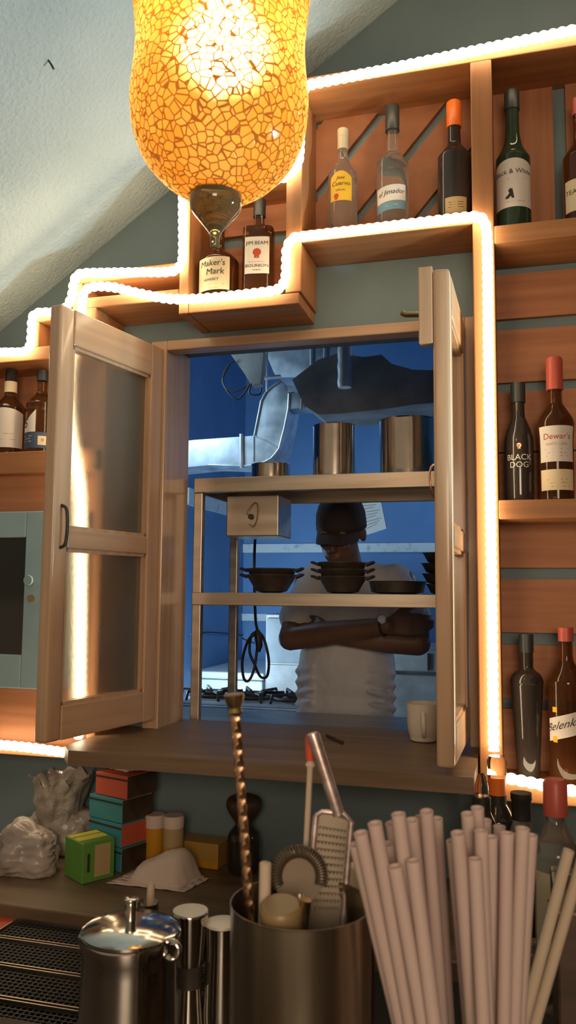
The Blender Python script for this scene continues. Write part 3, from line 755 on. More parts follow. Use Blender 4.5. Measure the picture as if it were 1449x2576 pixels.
bottle('bottle', 'clear bottle with black stopper and dark label behind the straws', p, pr, M['clearbottle'],
       [dict(z0=.03, z1=.13, a0=-70, a1=75, mat=M['ink']), dict(z0=.131, z1=.155, a0=-70, a1=75, mat=M['ink_red'])],
       [('stopper', [(.0185, h - .012), (.0185, hc - .014), (.020, hc - .012), (.020, hc)], M['black'])], 0)
p = cpos(1406, -.39); h = ztop(1405, 2042, -.39, CR); hc = ztop(1405, 1960, -.39, CR)
pr = smoothprof([(.001, 0), (.037, .001), (.0395, .012), (.0395, h - .095), (.040, h - .07), (.024, h - .035), (.0165, h - .015), (.0155, h)])
bottle('bottle', 'clear spirit bottle with red cap and red scrawled label at the right edge', p, pr, M['clearbottle'],
       [dict(z0=.03, z1=h - .10, a0=-66, a1=66, mat=M['cream'], texts=[('A', .05, h - .132, -4, M['ink_red'], .1), ('C', .042, h - .163, -6, M['ink_red'], .3), ('O', .034, h - .188, -10, M['ink_red'], .3), ('S', .034, h - .213, -12, M['ink_red'], .3)])],
       [('cap', [(.0215, h - .006), (.0215, hc - .008), (.017, hc)], M['redcap'])], 0)

# ================================================================== COUNTER, MAT, FRONT BAR
o = obj('back_counter', box(NB(), -2.2, 1.3, -.435, -.001, CZ - .04, CZ, .004), M['counter'], None, loc=None)
tag(o, 'brown back counter along the wall under the sill', 'counter')
o['kind'] = 'thing'
obj('cabinet_front', box(NB(), -2.2, 1.3, -.40, -.001, 0.0, CZ - .04), M['darkwood'], o)
MZ = .81
o = thing('bar_rail', 'dark steel rail shelf in front of the back counter', 'bar rail', (-.7, -.8, 0))
obj('top', box(NB(), -2.2, 1.3, -1.2, -.4365, MZ - .035, MZ - .006), M['black'], o)
obj('apron', box(NB(), -2.2, 1.3, -1.2, -1.17, 0, MZ - .035), M['black'], o)
# ridged bar mats
def bar_mat(px, py_top, py_bot, label):
    pass
rows = [(2320, 2376), (2376, 2446), (2446, 2532), (2532, 2640)]
names = ['black ridged rubber bar mat farthest from the front, below the counter edge', 'second black rubber bar mat in front of the counter edge', 'third black rubber bar mat from the counter edge', 'nearest black rubber bar mat at the bottom left corner']
for (ya, yb), lab in zip(rows, names):
    yA = atz(100, ya, MZ).y - .004; yB = atz(100, yb, MZ).y + .002
    x0, x1 = atz(20, (ya + yb) / 2, MZ).x - .02 - (.10 if ya > 2330 else 0), -.36
    t = thing('bar_mat', lab, 'bar mat', ((x0 + x1) / 2, (yA + yB) / 2, MZ - .0055), 0, 'black rubber bar mats')
    obj('sheet', box(NB(), x0, x1, yB, yA, MZ - .0055, MZ - .003), M['black'], t)
    bm = NB()
    for q in (yA, yB): box(bm, x0, x1, q - .003 if q == yA else q, q if q == yA else q + .003, MZ - .003, MZ + .006)
    for q in (x0, x1): box(bm, q if q == x0 else q - .003, q + .003 if q == x0 else q, yB + .003, yA - .003, MZ - .003, MZ + .006)
    obj('rim', bm, M['steel_dull'], t)
    bm = NB(); n = int((x1 - x0) / .011)
    for i in range(n):
        x = x0 + .006 + i * .011; box(bm, x, x + .003, yB + .003, yA - .003, MZ - .003, MZ + .001)
    y = yB + .01
    while y < yA - .006:
        box(bm, x0 + .003, x1 - .003, y, y + .003, MZ - .0025, MZ + .0015); y += .011
    obj('grid', bm, M['black'], t)
q = atz(0, 2332, MZ)
o = obj('folded_cloth', box(NB(), q.x - .25, q.x + .012, q.y - .02, q.y + .05, MZ - .0055, MZ + .004, .002), M['redplastic'], None, loc=(q.x - .1, q.y, MZ - .0055))
tag(o, 'flat red folded cloth at the left edge beside the bar mats', 'cloth')
BZ = 1.03
o = obj('bar_slab', box(NB(), -1.6, 1.2, -1.75, -1.165, BZ - .04, BZ, .004), M['darkwood'], None)
tag(o, 'dark wooden bar top nearest the camera under the tins and straws', 'bar')
obj('bar_front', box(NB(), -1.6, 1.2, -1.70, -1.21, 0, BZ - .04), M['darkwood'], o)

# ================================================================== MOSAIC LAMP
L0 = atd(552, 300, 1.0)
lz = lambda py: atd(552, py, 1.0).z - atd(552, 505, 1.0).z
t = thing('pendant_lamp', 'large amber mosaic glass pendant lamp with a smoky glass finial', 'lamp', (L0.x, L0.y, atd(552, 505, 1.0).z))
px2m = 1.0 / F
prof = [(505, 120), (498, 160), (490, 195), (478, 232), (460, 280), (440, 322), (415, 366), (390, 398), (365, 419), (340, 436), (315, 446), (290, 450), (265, 455), (220, 450), (180, 441), (140, 435), (100, 434), (60, 440), (20, 448), (-20, 458), (-60, 464), (-100, 478), (-130, 492)]
pp = smoothprof([(w_ / 2 * px2m * .985, lz(py)) for py, w_ in prof], 4)
shade = obj('shade', lathe(NB(), pp, seg=120, cap0=False, cap1=False), M['mosaic'], t, True, True)
bm = NB(); ring(bm, (0, 0, pp[-1][1]), pp[-1][0], .004, (0, 0, 1), 80)
obj('rim', bm, M['brass'], shade, True, True)
# smoky glass finial below
fz = lambda py: atd(546, py, 1.0).z - atd(552, 505, 1.0).z
fp = [(637, 14), (632, 22), (620, 23), (605, 25), (595, 34), (580, 56), (560, 88), (545, 112), (532, 126), (515, 130), (496, 127), (482, 118), (476, 104)]
fin = obj('finial', lathe(NB(), smoothprof([(w_ / 2 * px2m, fz(py)) for py, w_ in fp], 4), (-.003, 0, 0), 48), M['olive'], t, True, True)
bm = NB(); lathe(bm, [(.0315, fz(505)), (.0325, fz(500)), (.0325, fz(492)), (.030, fz(486))], (-.003, 0, 0), 48)
bm = NB(); bz = lz(135)
sphere(bm, (.004, 0, bz), .036, 3); lathe(bm, [(.016, bz + .03), (.014, bz + .06)], (.004, 0, 0), 20)
obj('bulb', bm, M['bulb'], t, True, True)
bm = NB(); top = pp[-1][1]; lathe(bm, [(.018, bz + .058), (.018, bz + .10), (.006, bz + .11), (.006, 1.0)], (.004, 0, 0), 20)
obj('stem', bm, M['brass'], t, True, True)
bm = NB()
for k in range(3):
    a = 2 * pi * k / 3 + .3; tube(bm, [(.006 * cos(a), .006 * sin(a), top + .12), (pp[-1][0] * cos(a), pp[-1][0] * sin(a), top)], .002, 6)
obj('hanger', bm, M['brass'], t, True, True)

# ================================================================== KITCHEN: STEEL RACK AND WHAT STANDS ON IT
o = obj('pass_counter', box(NB(), -1.15, .45, .151, .52, 1.085, 1.125, .003), M['steel_dull'], None)
tag(o, 'steel kitchen pass counter just behind the window opening', 'counter')
bm = NB()
for x in (-1.12, .38): box(bm, x, x + .04, .47, .51, 0, 1.085)
obj('leg', bm, M['steel_dull'], o)
RY0, RY1 = .16, .50
rk = thing('steel_rack', 'open steel rack with two tiers standing behind the window', 'rack', (-.6, .33, 1.1255))
def kz(py, y, px=760): return at(px, py, y).z
xa = at(487, 1300, RY0).x; T = .030
zt0, zt1 = kz(1240, RY0, 500), kz(1203, RY0, 500); zm0, zm1 = kz(1522, RY0, 500), kz(1490, RY0, 500)
XB = .30
for x in (xa, XB):
    for y in (RY0, RY1 - T):
        obj('post', box(NB(), x, x + .026, y, y + T * .8, 1.1255, zt0, .002), M['steel_dull'], rk)
def tier(nm, z0, z1):
    bm = NB(); box(bm, xa, XB + .026, RY0 - .003, RY0 + .012, z0, z1, .002); box(bm, xa, XB + .026, RY1 - .012, RY1 + .003, z0, z1, .002)
    box(bm, xa, xa + .012, RY0 + .012, RY1 - .012, z0, z1); box(bm, XB + .014, XB + .026, RY0 + .012, RY1 - .012, z0, z1)
    box(bm, xa + .012, XB + .014, RY0 + .012, RY1 - .012, z1 - .006, z1 - .001)
    obj(nm, bm, M['steel_dull'], rk)
tier('top_shelf', zt0, zt1); tier('middle_shelf', zm0, zm1)
# pots on the top tier
ZP = zt1 + .0005
def pot(px, y, r, py_top, name, label, cat, handle=True, matk='steel'):
    c = base(px, y, ZP); h = at(px, py_top, y).z - ZP
    t = thing(name, label, cat, c)
    obj('body', lathe(NB(), [(r * .97, 0), (r, .006), (r, h - .004), (r * 1.03, h), (r * .98, h), (r * .96, .01), (.001, .008)], seg=56, cap1=False), M[matk], t, True, True)
    if handle:
        for s in (-1, 1):
            bm = NB(); tube(bm, catmull([(s * r * .99, -.025, h * .75), (s * (r + .025), -.02, h * .78), (s * (r + .025), .02, h * .78), (s * r * .99, .025, h * .75)], 5), .004, 8)
            obj('handle', bm, M['steel'], t, True, True)
    return t
pot(682, .30, .058, 1170, 'steel_ring_tin', 'low round shiny tin under the duct bend on the rack', 'tin', False)
pot(842, .30, .063, 1073, 'stock_pot', 'smaller tall steel pot on top of the rack', 'pot', False)
pot(1028, .31, .082, 1060, 'stock_pot', 'larger tall steel pot on top of the rack beside the right sash', 'pot', False)
# control box under the top tier
p0, p1 = at(570, 1250, .24), at(700, 1348, .24)
t = thing('control_box', 'square steel electric box hung under the rack top shelf', 'box', ((p0.x + p1.x) / 2, .30, p1.z))
obj('housing', box(NB(), p0.x, p1.x, .24, .38, p1.z, zt0 + .0, .003), M['steel_dull'], t)
kx = at(632, 1300, .235); bm = NB(); tube(bm, [(kx.x, .24, kx.z), (kx.x, .228, kx.z)], .008, 16); obj('socket', bm, M['iron'], t, True)
bm = NB(); tube(bm, catmull([at(632, 1300, .227), at(622, 1290, .232), at(640, 1265, .234), at(648, 1275, .234), at(645, 1310, .234), at(635, 1325, .234), at(626, 1318, .234)], 6), .0016, 6)
obj('wire', bm, M['copper'], t, True)
# hanging power cord with plug
pc = at(645, 1600, .54)
t = thing('power_cord', 'black power cord hanging in loops from the steel box', 'cord', (pc.x, pc.y, at(645, 1710, .54).z))
q = lambda x, y, d=.54: at(x, y, d)
bm = NB(); tube(bm, catmull([q(643, 1340, .385), q(642, 1352, .46), q(640, 1400), q(640, 1480), q(643, 1560), q(646, 1590), q(625, 1610), q(610, 1660), q(613, 1705), q(626, 1712), q(640, 1680), q(648, 1620), q(650, 1590), q(665, 1610, .56), q(676, 1660, .56), q(672, 1700, .56), q(655, 1702, .56), q(640, 1670, .57), q(628, 1640, .57), q(632, 1600, .57), q(646, 1588, .57)], 8), .0045, 8)
obj('cable', bm, M['black'], t, True)
bm = NB(); tube(bm, [q(647, 1585, .535), q(650, 1600, .535), q(652, 1625, .535), q(650, 1640, .535)], [.008, .013, .011, .006], 14); obj('plug', bm, M['black'], t, True)
# iron bowls and containers on the middle tier
ZMD = zm1 + .0005
def bowl(name, label, px, y, r0, r1, z0, h, group=None, ribs=0):
    c = base(px, y, ZMD); c.z += z0
    t = thing(name, label, 'bowl', c, 0, group)
    pr = [(r0 * .6, 0), (r0, .004), (r1, h - .006)]
    for i in range(ribs):
        a = h * (i + 1) / (ribs + 1)
        pr.insert(-1, (r0 + (r1 - r0) * a / h + .000, a - .004)); pr.insert(-1, (r0 + (r1 - r0) * a / h + .005, a)); pr.insert(-1, (r0 + (r1 - r0) * a / h, a + .004))
    pr += [(r1 + .006, h), (r1 + .004, h + .003), (r1 - .003, h), (r0 - .003, .010), (.001, .009)]
    obj('shell', lathe(NB(), pr, seg=48, cap1=False), M['iron'], t, True, True)
    for s in (-1, 1):
        bm = NB(); tube(bm, catmull([(s * (r1), -.02, h - .006), (s * (r1 + .022), -.012, h + .002), (s * (r1 + .022), .012, h + .002), (s * r1, .02, h - .006)], 4), .0035, 8)
        obj('handle', bm, M['iron'], t, True, True)
    return t
bowl('iron_bowl', 'lower of two dark iron bowls nested at the left of the rack', 683, .30, .045, .070, 0, .050)
bowl('iron_bowl', 'upper of two dark iron bowls nested at the left of the rack', 683, .30, .045, .070, .018, .050)
bowl('iron_bowl', 'lowest dark iron bowl of the stack in front of the person', 862, .30, .045, .066, 0, .046)
bowl('iron_bowl', 'middle dark iron bowl of the stack in front of the person', 862, .30, .045, .066, .018, .048)
bowl('iron_bowl', 'top dark iron bowl of the stack in front of the person', 862, .30, .045, .066, .036, .050)
c = base(1000, .36, ZMD); t = thing('iron_pan', 'flat dark iron pan lying on the rack in front of the person', 'pan', c)
obj('body', lathe(NB(), [(.05, 0), (.075, .004), (.082, .034), (.086, .036), (.079, .034), (.072, .008), (.001, .007)], seg=48, cap1=False), M['iron'], t, True, True)
for k, lab in enumerate(('bottom', 'second', 'third', 'topmost')):
    rr = (.05, .06, .062, .058)[k]
    c = base(1130, .30, ZMD); c.z += k * .0285
    t = thing('iron_dish', lab + ' black dish of the pile at the right end of the rack', 'dish', c)
    obj('body', lathe(NB(), [(rr * .8, 0), (rr, .004), (rr + .012, .026), (rr + .016, .028), (rr + .010, .0275), (rr * .7, .012), (.001, .011)], seg=40, cap1=False), M['iron'], t, True, True)

# ================================================================== KITCHEN: VENTILATION
def poly_at(pts, y): return [at(px, py, y) for px, py in pts]
DY = 1.55
t = thing('ventilation_duct', 'galvanised sheet metal duct rising in a bend through the kitchen', 'duct', at(640, 1130, DY))
low = [(425, 1114), (470, 1109), (487, 1107), (640, 1096), (643, 1080), (649, 1050), (657, 1009), (668, 988), (680, 976), (707, 957), (727, 990), (725, 1028), (715, 1078), (708, 1105), (702, 1128), (692, 1142), (682, 1153), (668, 1161), (655, 1166), (630, 1171), (608, 1173), (525, 1170), (425, 1180)]
obj('duct_body', prism(NB(), poly_at(low, DY), (0, .20, 0)), M['galv'], t)
bm = NB()
for a, b_ in (((607, 1092), (608, 1178)),): tube(bm, [at(*a, DY - .006), at(*b_, DY - .006)], .009, 8)
obj('flange', bm, M['galv'], t)
bm = NB(); tube(bm, [at(640, 1097, DY - .002), at(668, 1108, DY - .002), at(702, 1128, DY - .002)], .003, 6); tube(bm, [at(638, 1097, DY - .002), at(638, 1160, DY - .002)], .003, 6)
tube(bm, [at(x, y, DY - .003) for x, y in low[3:10]], .005, 6); tube(bm, [at(x, y, DY - .003) for x, y in low[10:22]], .005, 6)
obj('seam', bm, M['galv'], t)
obj('branch', prism(NB(), poly_at([(728, 990), (760, 985), (764, 998), (800, 1010), (801, 1020), (762, 1026), (727, 1029)], DY), (0, .12, 0)), M['galv'], t)
bm = NB(); tube(bm, [at(760, 983, DY - .01), at(758, 1030, DY - .01)], .006, 8); obj('clamp', bm, M['hood'], t)
obj('cap_plate', prism(NB(), poly_at([(722, 968), (735, 972), (738, 985), (724, 988)], DY - .004), (0, .1, 0)), M['white'], t)
t2 = thing('ventilation_duct', 'large rectangular overhead duct crossing above the bent duct', 'duct', at(760, 920, 1.75))
obj('duct_body', prism(NB(), poly_at([(640, 820), (850, 820), (848, 945), (700, 950), (690, 940)], 1.76), (0, .45, 0)), M['galv'], t2)
bm = NB(); pe = at(782, 918, 1.75); tube(bm, [Vector((pe.x, 1.75, 3.2)), pe], .006, 6); pe = at(816, 940, 1.75); tube(bm, [Vector((pe.x, 1.75, 3.2)), pe], .006, 6); obj('seam', bm, M['white'], t2)
bm = NB(); pe = at(671, 985, 1.50); tube(bm, [Vector((pe.x, 1.50, 3.2)), pe], .005, 8); tube(bm, [at(654, 953, 1.495), at(706, 947, 1.495)], .009, 4)
o = obj('hanger_rod', bm, M['white'], t)
t3 = thing('extractor_hood', 'big dark greasy extractor hood over the cooking area', 'hood', at(930, 970, 1.30))
obj('hood_body', prism(NB(), poly_at([(735, 955), (800, 905), (850, 888), (915, 898), (960, 892), (985, 915), (1040, 930), (1130, 932), (1130, 1010), (1040, 1018), (960, 1030), (860, 1040), (800, 1043), (765, 1020)], 1.25), (0, .28, 0)), M['hood'], t3)
o = thing('foil_pipe', 'short bright foil wrapped pipe hanging beside the dark hood', 'pipe', at(868, 975, 1.20))
bm = NB(); pe = at(867, 975, 1.18); pts = [pe + Vector((0, 0, (3.2 - pe.z) * (1 - k / 40))) for k in range(41)]; tube(bm, pts, .030, 16, True, rf=lambda i: .029 + .002 * sin(i * 2.3)); obj('pipe', bm, M['white'], o, True)
t = thing('fan_motor', 'dark fan motor with dangling wires under the kitchen ceiling', 'motor', at(620, 940, 1.5))
obj('housing', prism(NB(), poly_at([(565, 870), (645, 830), (662, 890), (655, 965), (632, 970), (615, 940)], 1.40), (0, .05, 0)), M['hood'], t)
pe = at(610, 880, 1.42); obj('bracket', box(NB(), pe.x - .02, pe.x + .02, 1.41, 1.44, pe.z, 3.2), M['hood'], t)
bm = NB()
for L in ([(590, 905), (566, 930), (562, 965), (585, 985), (620, 972)], [(578, 915), (560, 960), (590, 1003), (610, 995), (630, 965)], [(632, 965), (628, 990), (652, 992), (658, 975)]):
    tube(bm, catmull([at(x, y, 1.385) for x, y in L], 7), .004, 6)
obj('wires', bm, M['black'], t, True)

# ================================================================== KITCHEN: BEHIND THE PERSON
FY = 2.35
zf = at(540, 1690, FY).z
x0, x1 = at(432, 1690, FY).x, at(664, 1690, FY).x
o = thing('chest_freezer', 'white chest freezer at the left end of the kitchen', 'freezer', ((x0 + x1) / 2, FY + .3, 0))
obj('body', box(NB(), x0 + .012, x1 - .012, FY + .012, KY - .014, 0, zf - .045, .01), M['white'], o)
obj('lid', box(NB(), x0, x1, FY, KY - .014, zf - .04, zf, .012), M['white'], o)
bm = NB(); px0 = at(585, 1750, FY).x
for k in range(4): box(bm, px0, px0 + .05, FY + .005, FY + .0118, zf - .10 - .022 * k, zf - .088 - .022 * k)
obj('vent', bm, M['steel_dull'], o)
x0, x1 = at(668, 1640, 2.3).x, at(800, 1640, 2.3).x; zf = at(720, 1546, 2.3).z
o = thing('steel_cabinet', 'grey steel kitchen cabinet between the freezer and the person', 'cabinet', ((x0 + x1) / 2, 2.5, 0))
obj('body', box(NB(), x0, x1, 2.3, KY - .014, 0, zf, .004), M['hood'], o)
zs = at(720, 1672, 2.3).z
obj('door', box(NB(), x0 + .01, x1 - .01, 2.285, 2.299, zs - .6, zs, .003), M['hood'], o)
obj('door', box(NB(), x0 + .01, x1 - .01, 2.285, 2.299, zs + .01, zf - .02, .003), M['grey_door'], o)
x0 = at(985, 1640, 2.3).x; zf = at(1040, 1640, 2.3).z; zs = at(1040, 1690, 2.3).z
o = thing('steel_cabinet', 'low steel kitchen cabinet behind the right elbow of the person', 'cabinet', (x0 + .4, 2.5, 0))
obj('body', box(NB(), x0, .7, 2.3, KY - .014, 0, zf, .004), M['hood'], o)
obj('worktop', box(NB(), x0 - .01, .71, 2.26, 2.299, zs - .012, zs + .006, .002), M['steel'], o)
bm = NB(); px = at(1076, 1690, 2.3).x; box(bm, px, px + .008, 2.285, 2.2995, zs + .01, zf - .004); obj('door_gap', bm, M['black'], o)
x0, x1 = at(425, 1780, 1.3).x, at(800, 1780, 1.3).x; zg = at(600, 1742, 1.72).z
o = thing('gas_range', 'cluttered dark gas range below the freezer', 'stove', ((x0 + x1) / 2, 1.6, 0))
obj('body', box(NB(), x0, x1, 1.3, 1.74, 0, zg, .004), M['hood'], o)
obj('front_edge', box(NB(), x0, x1, 1.27, 1.299, zg - .03, zg - .004, .002), M['galv'], o)
rr = random.Random(3)
for k in range(3):
    cx = x0 + (k + .6) * (x1 - x0) / 3.4
    bm = NB()
    ring(bm, (cx, 1.52, zg + .012), .09, .008); ring(bm, (cx, 1.52, zg + .02), .045, .012)
    for a in range(6):
        an = a * pi / 3; tube(bm, [(cx + .05 * cos(an), 1.52 + .05 * sin(an), zg + .03), (cx + .14 * cos(an), 1.52 + .14 * sin(an), zg + .035), (cx + .15 * cos(an), 1.52 + .15 * sin(an), zg)], .007, 6)
    obj('burner', bm, M['iron'], o, True)
# wall wire
bm = NB(); ww = [at(480, 1596, 2.2)] + [Vector((-1.745, y, at(x, yy, y).z)) for x, yy, y in ((505, 1592, 2.45),)] + [at(540, 1591, KY - .6), at(575, 1597, KY - .02), at(600, 1606, KY - .008), at(640, 1618, KY - .006)]
for v in ww: v.x = max(v.x, -1.744)
tube(bm, catmull(ww, 6), .004, 6); o = obj('wall_wire', bm, M['black'], None, True, loc=tuple(ww[2])); tag(o, 'thin dark wire running along the blue kitchen wall', 'wire')
# paper sheet
PY = KY - .006
P = poly_at([(893, 1257), (957, 1255), (972, 1330), (922, 1346)], PY)
o = thing('paper_sheet', 'tilted white printed sheet on the kitchen wall beside the cap of the person', 'paper', at(935, 1300, PY))
obj('sheet', prism(NB(), P, (0, .004, 0)), M['paper'], o)
bm = NB()
for k in range(9):
    f = .1 + .09 * k
    tube(bm, [at(893 + 28 * f + 6, 1257 + 89 * f, PY - .001), at(957 + 15 * f - 8 - 6 * (k % 3), 1255 + 75 * f, PY - .001)], .002, 4)
obj('print_line', bm, M['tan_print'], o)
# mug on the sill
c = base(1066, .02, 1.1455)
h = at(1066, 1768, .02).z - 1.1455
t = thing('mug', 'white ceramic mug on the sill in front of the right sash', 'mug', c)
R_ = .041
obj('body', lathe(NB(), smoothprof([(.001, 0), (R_ * .72, .001), (R_ * .82, .012), (R_ * .94, h * .35), (R_, h * .8), (R_ * 1.02, h)], 4) + [(R_ * .93, h), (R_ * .9, h * .5), (R_ * .7, .012), (.001, .01)], seg=48, cap1=False), M['mug'], t, True, True)
bm = NB(); tube(bm, catmull([(.004, -R_ * .97, h * .76), (.006, -R_ - .022, h * .70), (.008, -R_ - .026, h * .45), (.006, -R_ - .012, h * .25), (.004, -R_ * .86, h * .2)], 6), .006, 10)
obj('handle', bm, M['mug'], t, True, True)
# pen-like bit on the sill
a = atz(822, 1850, 1.150); b_ = atz(862, 1868, 1.150)
o = obj('twig', tube(NB(), [a, b_], .004, 8), M['darkwood'], None, True, loc=tuple((a + b_) / 2)); tag(o, 'small dark stick lying on the sill board', 'stick')

# ================================================================== PERSON
def bake(o, voxel, smooth_it=4):
    r = o.modifiers.new('r', 'REMESH'); r.mode = 'VOXEL'; r.voxel_size = voxel; r.use_smooth_shade = True
    sm = o.modifiers.new('s', 'SMOOTH'); sm.factor = 0.5; sm.iterations = smooth_it
    dg = bpy.context.evaluated_depsgraph_get(); dg.update()
    me = bpy.data.meshes.new_from_object(o.evaluated_get(dg))
    o.modifiers.clear(); old = o.data; me.name = o.name; o.data = me; bpy.data.meshes.remove(old)
    for p in me.polygons: p.use_smooth = True
def limb(bm, pts, radii, step=.012, sc=(1, 1, 1)):
    pts = [Vector(p) for p in pts]
    for (a, b, r0, r1) in zip(pts[:-1], pts[1:], radii[:-1], radii[1:]):
        n = max(2, int((b - a).length / step))
        for i in range(n + 1):
            t = i / n; sphere(bm, a.lerp(b, t), r0 + (r1 - r0) * t, 2, sc)
def vat(px, py, y): return at(px, py, y)
PB = .90
foot = Vector((vat(868, 1700, PB).x, PB + .02, 0))
man = thing('person', 'person in dark cap and white T-shirt standing with crossed arms behind the rack', 'person', foot)
HC = vat(856, 1337, .895)                                   # head centre
hr = Matrix.Rotation(radians(16), 3, 'X') @ Matrix.Rotation(radians(-6), 3, 'Z')   # head bowed
def hp(x, y, z): return HC + hr @ Vector((x, y, z))
bm = NB()
sphere(bm, hp(0, .018, .03), 1, 3, (.078, .095, .090), hr)          # skull
sphere(bm, hp(0, -.018, -.045), 1, 3, (.066, .070, .080), hr)       # face
sphere(bm, hp(0, -.048, -.102), 1, 2, (.034, .028, .024), hr)       # chin
sphere(bm, hp(0, -.092, -.030), 1, 2, (.014, .020, .026), hr)       # nose
sphere(bm, hp(0, -.104, -.046), 1, 2, (.019, .014, .012), hr)
sphere(bm, hp(0, -.083, -.075), 1, 2, (.026, .010, .006), hr); sphere(bm, hp(0, -.081, -.086), 1, 2, (.023, .010, .007), hr)  # lips
for s in (-1, 1):
    sphere(bm, hp(s * .034, -.076, -.036), 1, 2, (.022, .014, .016), hr)   # cheeks
    sphere(bm, hp(s * .030, -.080, .012), 1, 2, (.024, .010, .007), hr)    # brows
    sphere(bm, hp(s * .081, .018, -.012), 1, 2, (.012, .022, .033), hr)    # ears
NK = vat(872, 1430, .94)
limb(bm, [hp(0, .02, -.06), NK], [.058, .062])
# trunk
ch, be, hi_ = vat(886, 1540, .935), vat(872, 1680, .93), vat(868, 1830, .93)
for c, sc in ((ch, (.150, .095, .17)), (be, (.145, .10, .19)), (hi_, (.15, .105, .15))): sphere(bm, c, 1, 3, sc)
S1, S2 = vat(778, 1466, .935), vat(1014, 1470, .935)
limb(bm, [S1, S2], [.055, .055], .02)
E1, W1 = vat(730, 1606, .80), vat(972, 1574, .715)
E2, W2 = vat(1052, 1618, .80), vat(838, 1600, .765)
limb(bm, [S1, E1], [.056, .044]); limb(bm, [E1, E1.lerp(W1, .35), W1], [.044, .045, .029])
limb(bm, [S2, E2], [.056, .044]); limb(bm, [E2, E2.lerp(W2, .35), W2], [.044, .045, .029])
def hand(bm, Wr, fwd, up, out):
    """fwd: towards the finger tips, up: thumb side, out: back of the hand"""
    f, u, n = Vector(fwd).normalized(), Vector(up).normalized(), Vector(out).normalized()
    for k in range(4):
        limb(bm, [Wr + u * .012 * (1.5 - k) * .8, Wr + f * .075 + u * .019 * (1.5 - k)], [.015, .0125], .008)
    for k, L in enumerate((.070, .080, .075, .058)):
        b0 = Wr + f * .080 + u * .0205 * (1.5 - k)
        b1 = b0 + f * L * .45 - n * .004; b2 = b1 + f * L * .30 - n * .014; b3 = b2 + f * L * .18 - n * .018
        limb(bm, [b0, b1, b2, b3], [.0100, .0092, .0086, .0078], .006)
    t0 = Wr + f * .025 + u * .026
    limb(bm, [t0, t0 + f * .030 + u * .024 - n * .004, t0 + f * .055 + u * .032 - n * .014, t0 + f * .072 + u * .034 - n * .022], [.0145, .012, .0105, .009], .006)
hand(bm, W1, (1, .28, .06), (-.05, .1, 1), (0, -1, .1))
hand(bm, W2, (-1, .25, .05), (.05, .1, 1), (0, -1, .1))
for s in (-1, 1):
    hx = hi_.x + s * .085
    limb(bm, [(hx, .93, hi_.z - .05), (hx + s * .01, .92, .50), (hx + s * .015, .94, .10)], [.085, .055, .040], .03)
    limb(bm, [(hx + s * .015, .95, .045), (hx + s * .025, .78, .035)], [.04, .032], .02)
body = obj('body', bm, M['skin'], man, True); bake(body, .0065, 5)
# T-shirt
bm = NB()
for c, sc in ((ch, (.180, .122, .175)), (be, (.178, .128, .20)), (vat(867, 1800, .93), (.177, .128, .17))): sphere(bm, c, 1, 3, sc)
limb(bm, [S1 + Vector((.03, 0, .008)), S1.lerp(E1, .62)], [.070, .070]); limb(bm, [S2 - Vector((.03, 0, -.008)), S2.lerp(E2, .58)], [.070, .070])
limb(bm, [S1 + Vector((.02, 0, .0)), NK + Vector((0, .01, -.035)), S2 + Vector((-.02, 0, .0))], [.068, .070, .068], .02)
rr = random.Random(5)
for s in (-1, 1):                                           # folds at the waist
    for k in range(5):
        z = vat(868, 1690 + 28 * k, .93).z
        limb(bm, [(be.x + s * .170, .90, z), (be.x + s * .10, .815, z + .025)], [.016, .006], .01)
shirt = obj('t_shirt', bm, M['shirt'], man, True); bake(shirt, .008, 4)
bm = NB()
sphere(bm, (hi_.x, .93, hi_.z - .10), 1, 3, (.168, .120, .13))
for s in (-1, 1):
    hx = hi_.x + s * .085
    limb(bm, [(hx, .93, hi_.z - .08), (hx + s * .01, .92, .50), (hx + s * .015, .94, .09)], [.098, .075, .065], .03)
tr = obj('trousers', bm, M['trousers'], man, True); bake(tr, .012, 4)
# cap
bm = NB(); nr = []
prof = [(.0, .152), (.03, .149), (.058, .137), (.078, .115), (.088, .085), (.091, .05), (.091, .028), (.086, .027), (.084, .05)]
lathe(bm, list(reversed(prof))[2:-1] + [(.002, .152)], (0, 0, 0), 40, False, True, sy=1.16)
for v in bm.verts: v.co = hp(v.co.x, v.co.y + .016, v.co.z - .018)
capo = obj('cap', bm, M['cap'], man, True)
sol = capo.modifiers.new('t', 'SOLIDIFY'); sol.thickness = .004
bm = NB(); up_, lo_ = [], []
for i in range(13):
    a = radians(-72 + 12 * i)
    up_.append((.086 * sin(a), -.097 * cos(a) + .016, .014)); lo_.append((.078 * sin(a) * 1.05, -.102 * cos(a) + .016 - .062 * max(0, cos(a * 1.1)) ** .6, -.012 - .012 * abs(sin(a))))
A = [bm.verts.new(hp(*p)) for p in up_]; B = [bm.verts.new(hp(*p)) for p in lo_]
A2 = [bm.verts.new(hp(p[0], p[1], p[2] - .004)) for p in up_]; B2 = [bm.verts.new(hp(p[0], p[1], p[2] - .004)) for p in lo_]
for i in range(12):
    bm.faces.new((A[i], A[i + 1], B[i + 1], B[i])); bm.faces.new((A2[i], B2[i], B2[i + 1], A2[i + 1])); bm.faces.new((B[i], B[i + 1], B2[i + 1], B2[i])); bm.faces.new((A[i], A2[i], A2[i + 1], A[i + 1]))
bm.faces.new((A[0], B[0], B2[0], A2[0])); bm.faces.new((A[12], A2[12], B2[12], B[12]))
obj('cap_visor', bm, M['cap'], capo, True)
# watch
bm = NB(); wd = (W1 - E1).normalized(); wc = W1 - wd * .012
ring(bm, wc, .0315, .004, wd, 32); wt = obj('watch_strap', bm, M['black'], man, True)
bm = NB(); sphere(bm, wc + Vector((0, -.026, .022)), 1, 3, (.014, .008, .014)); obj('watch_face', bm, M['white'], wt, True)

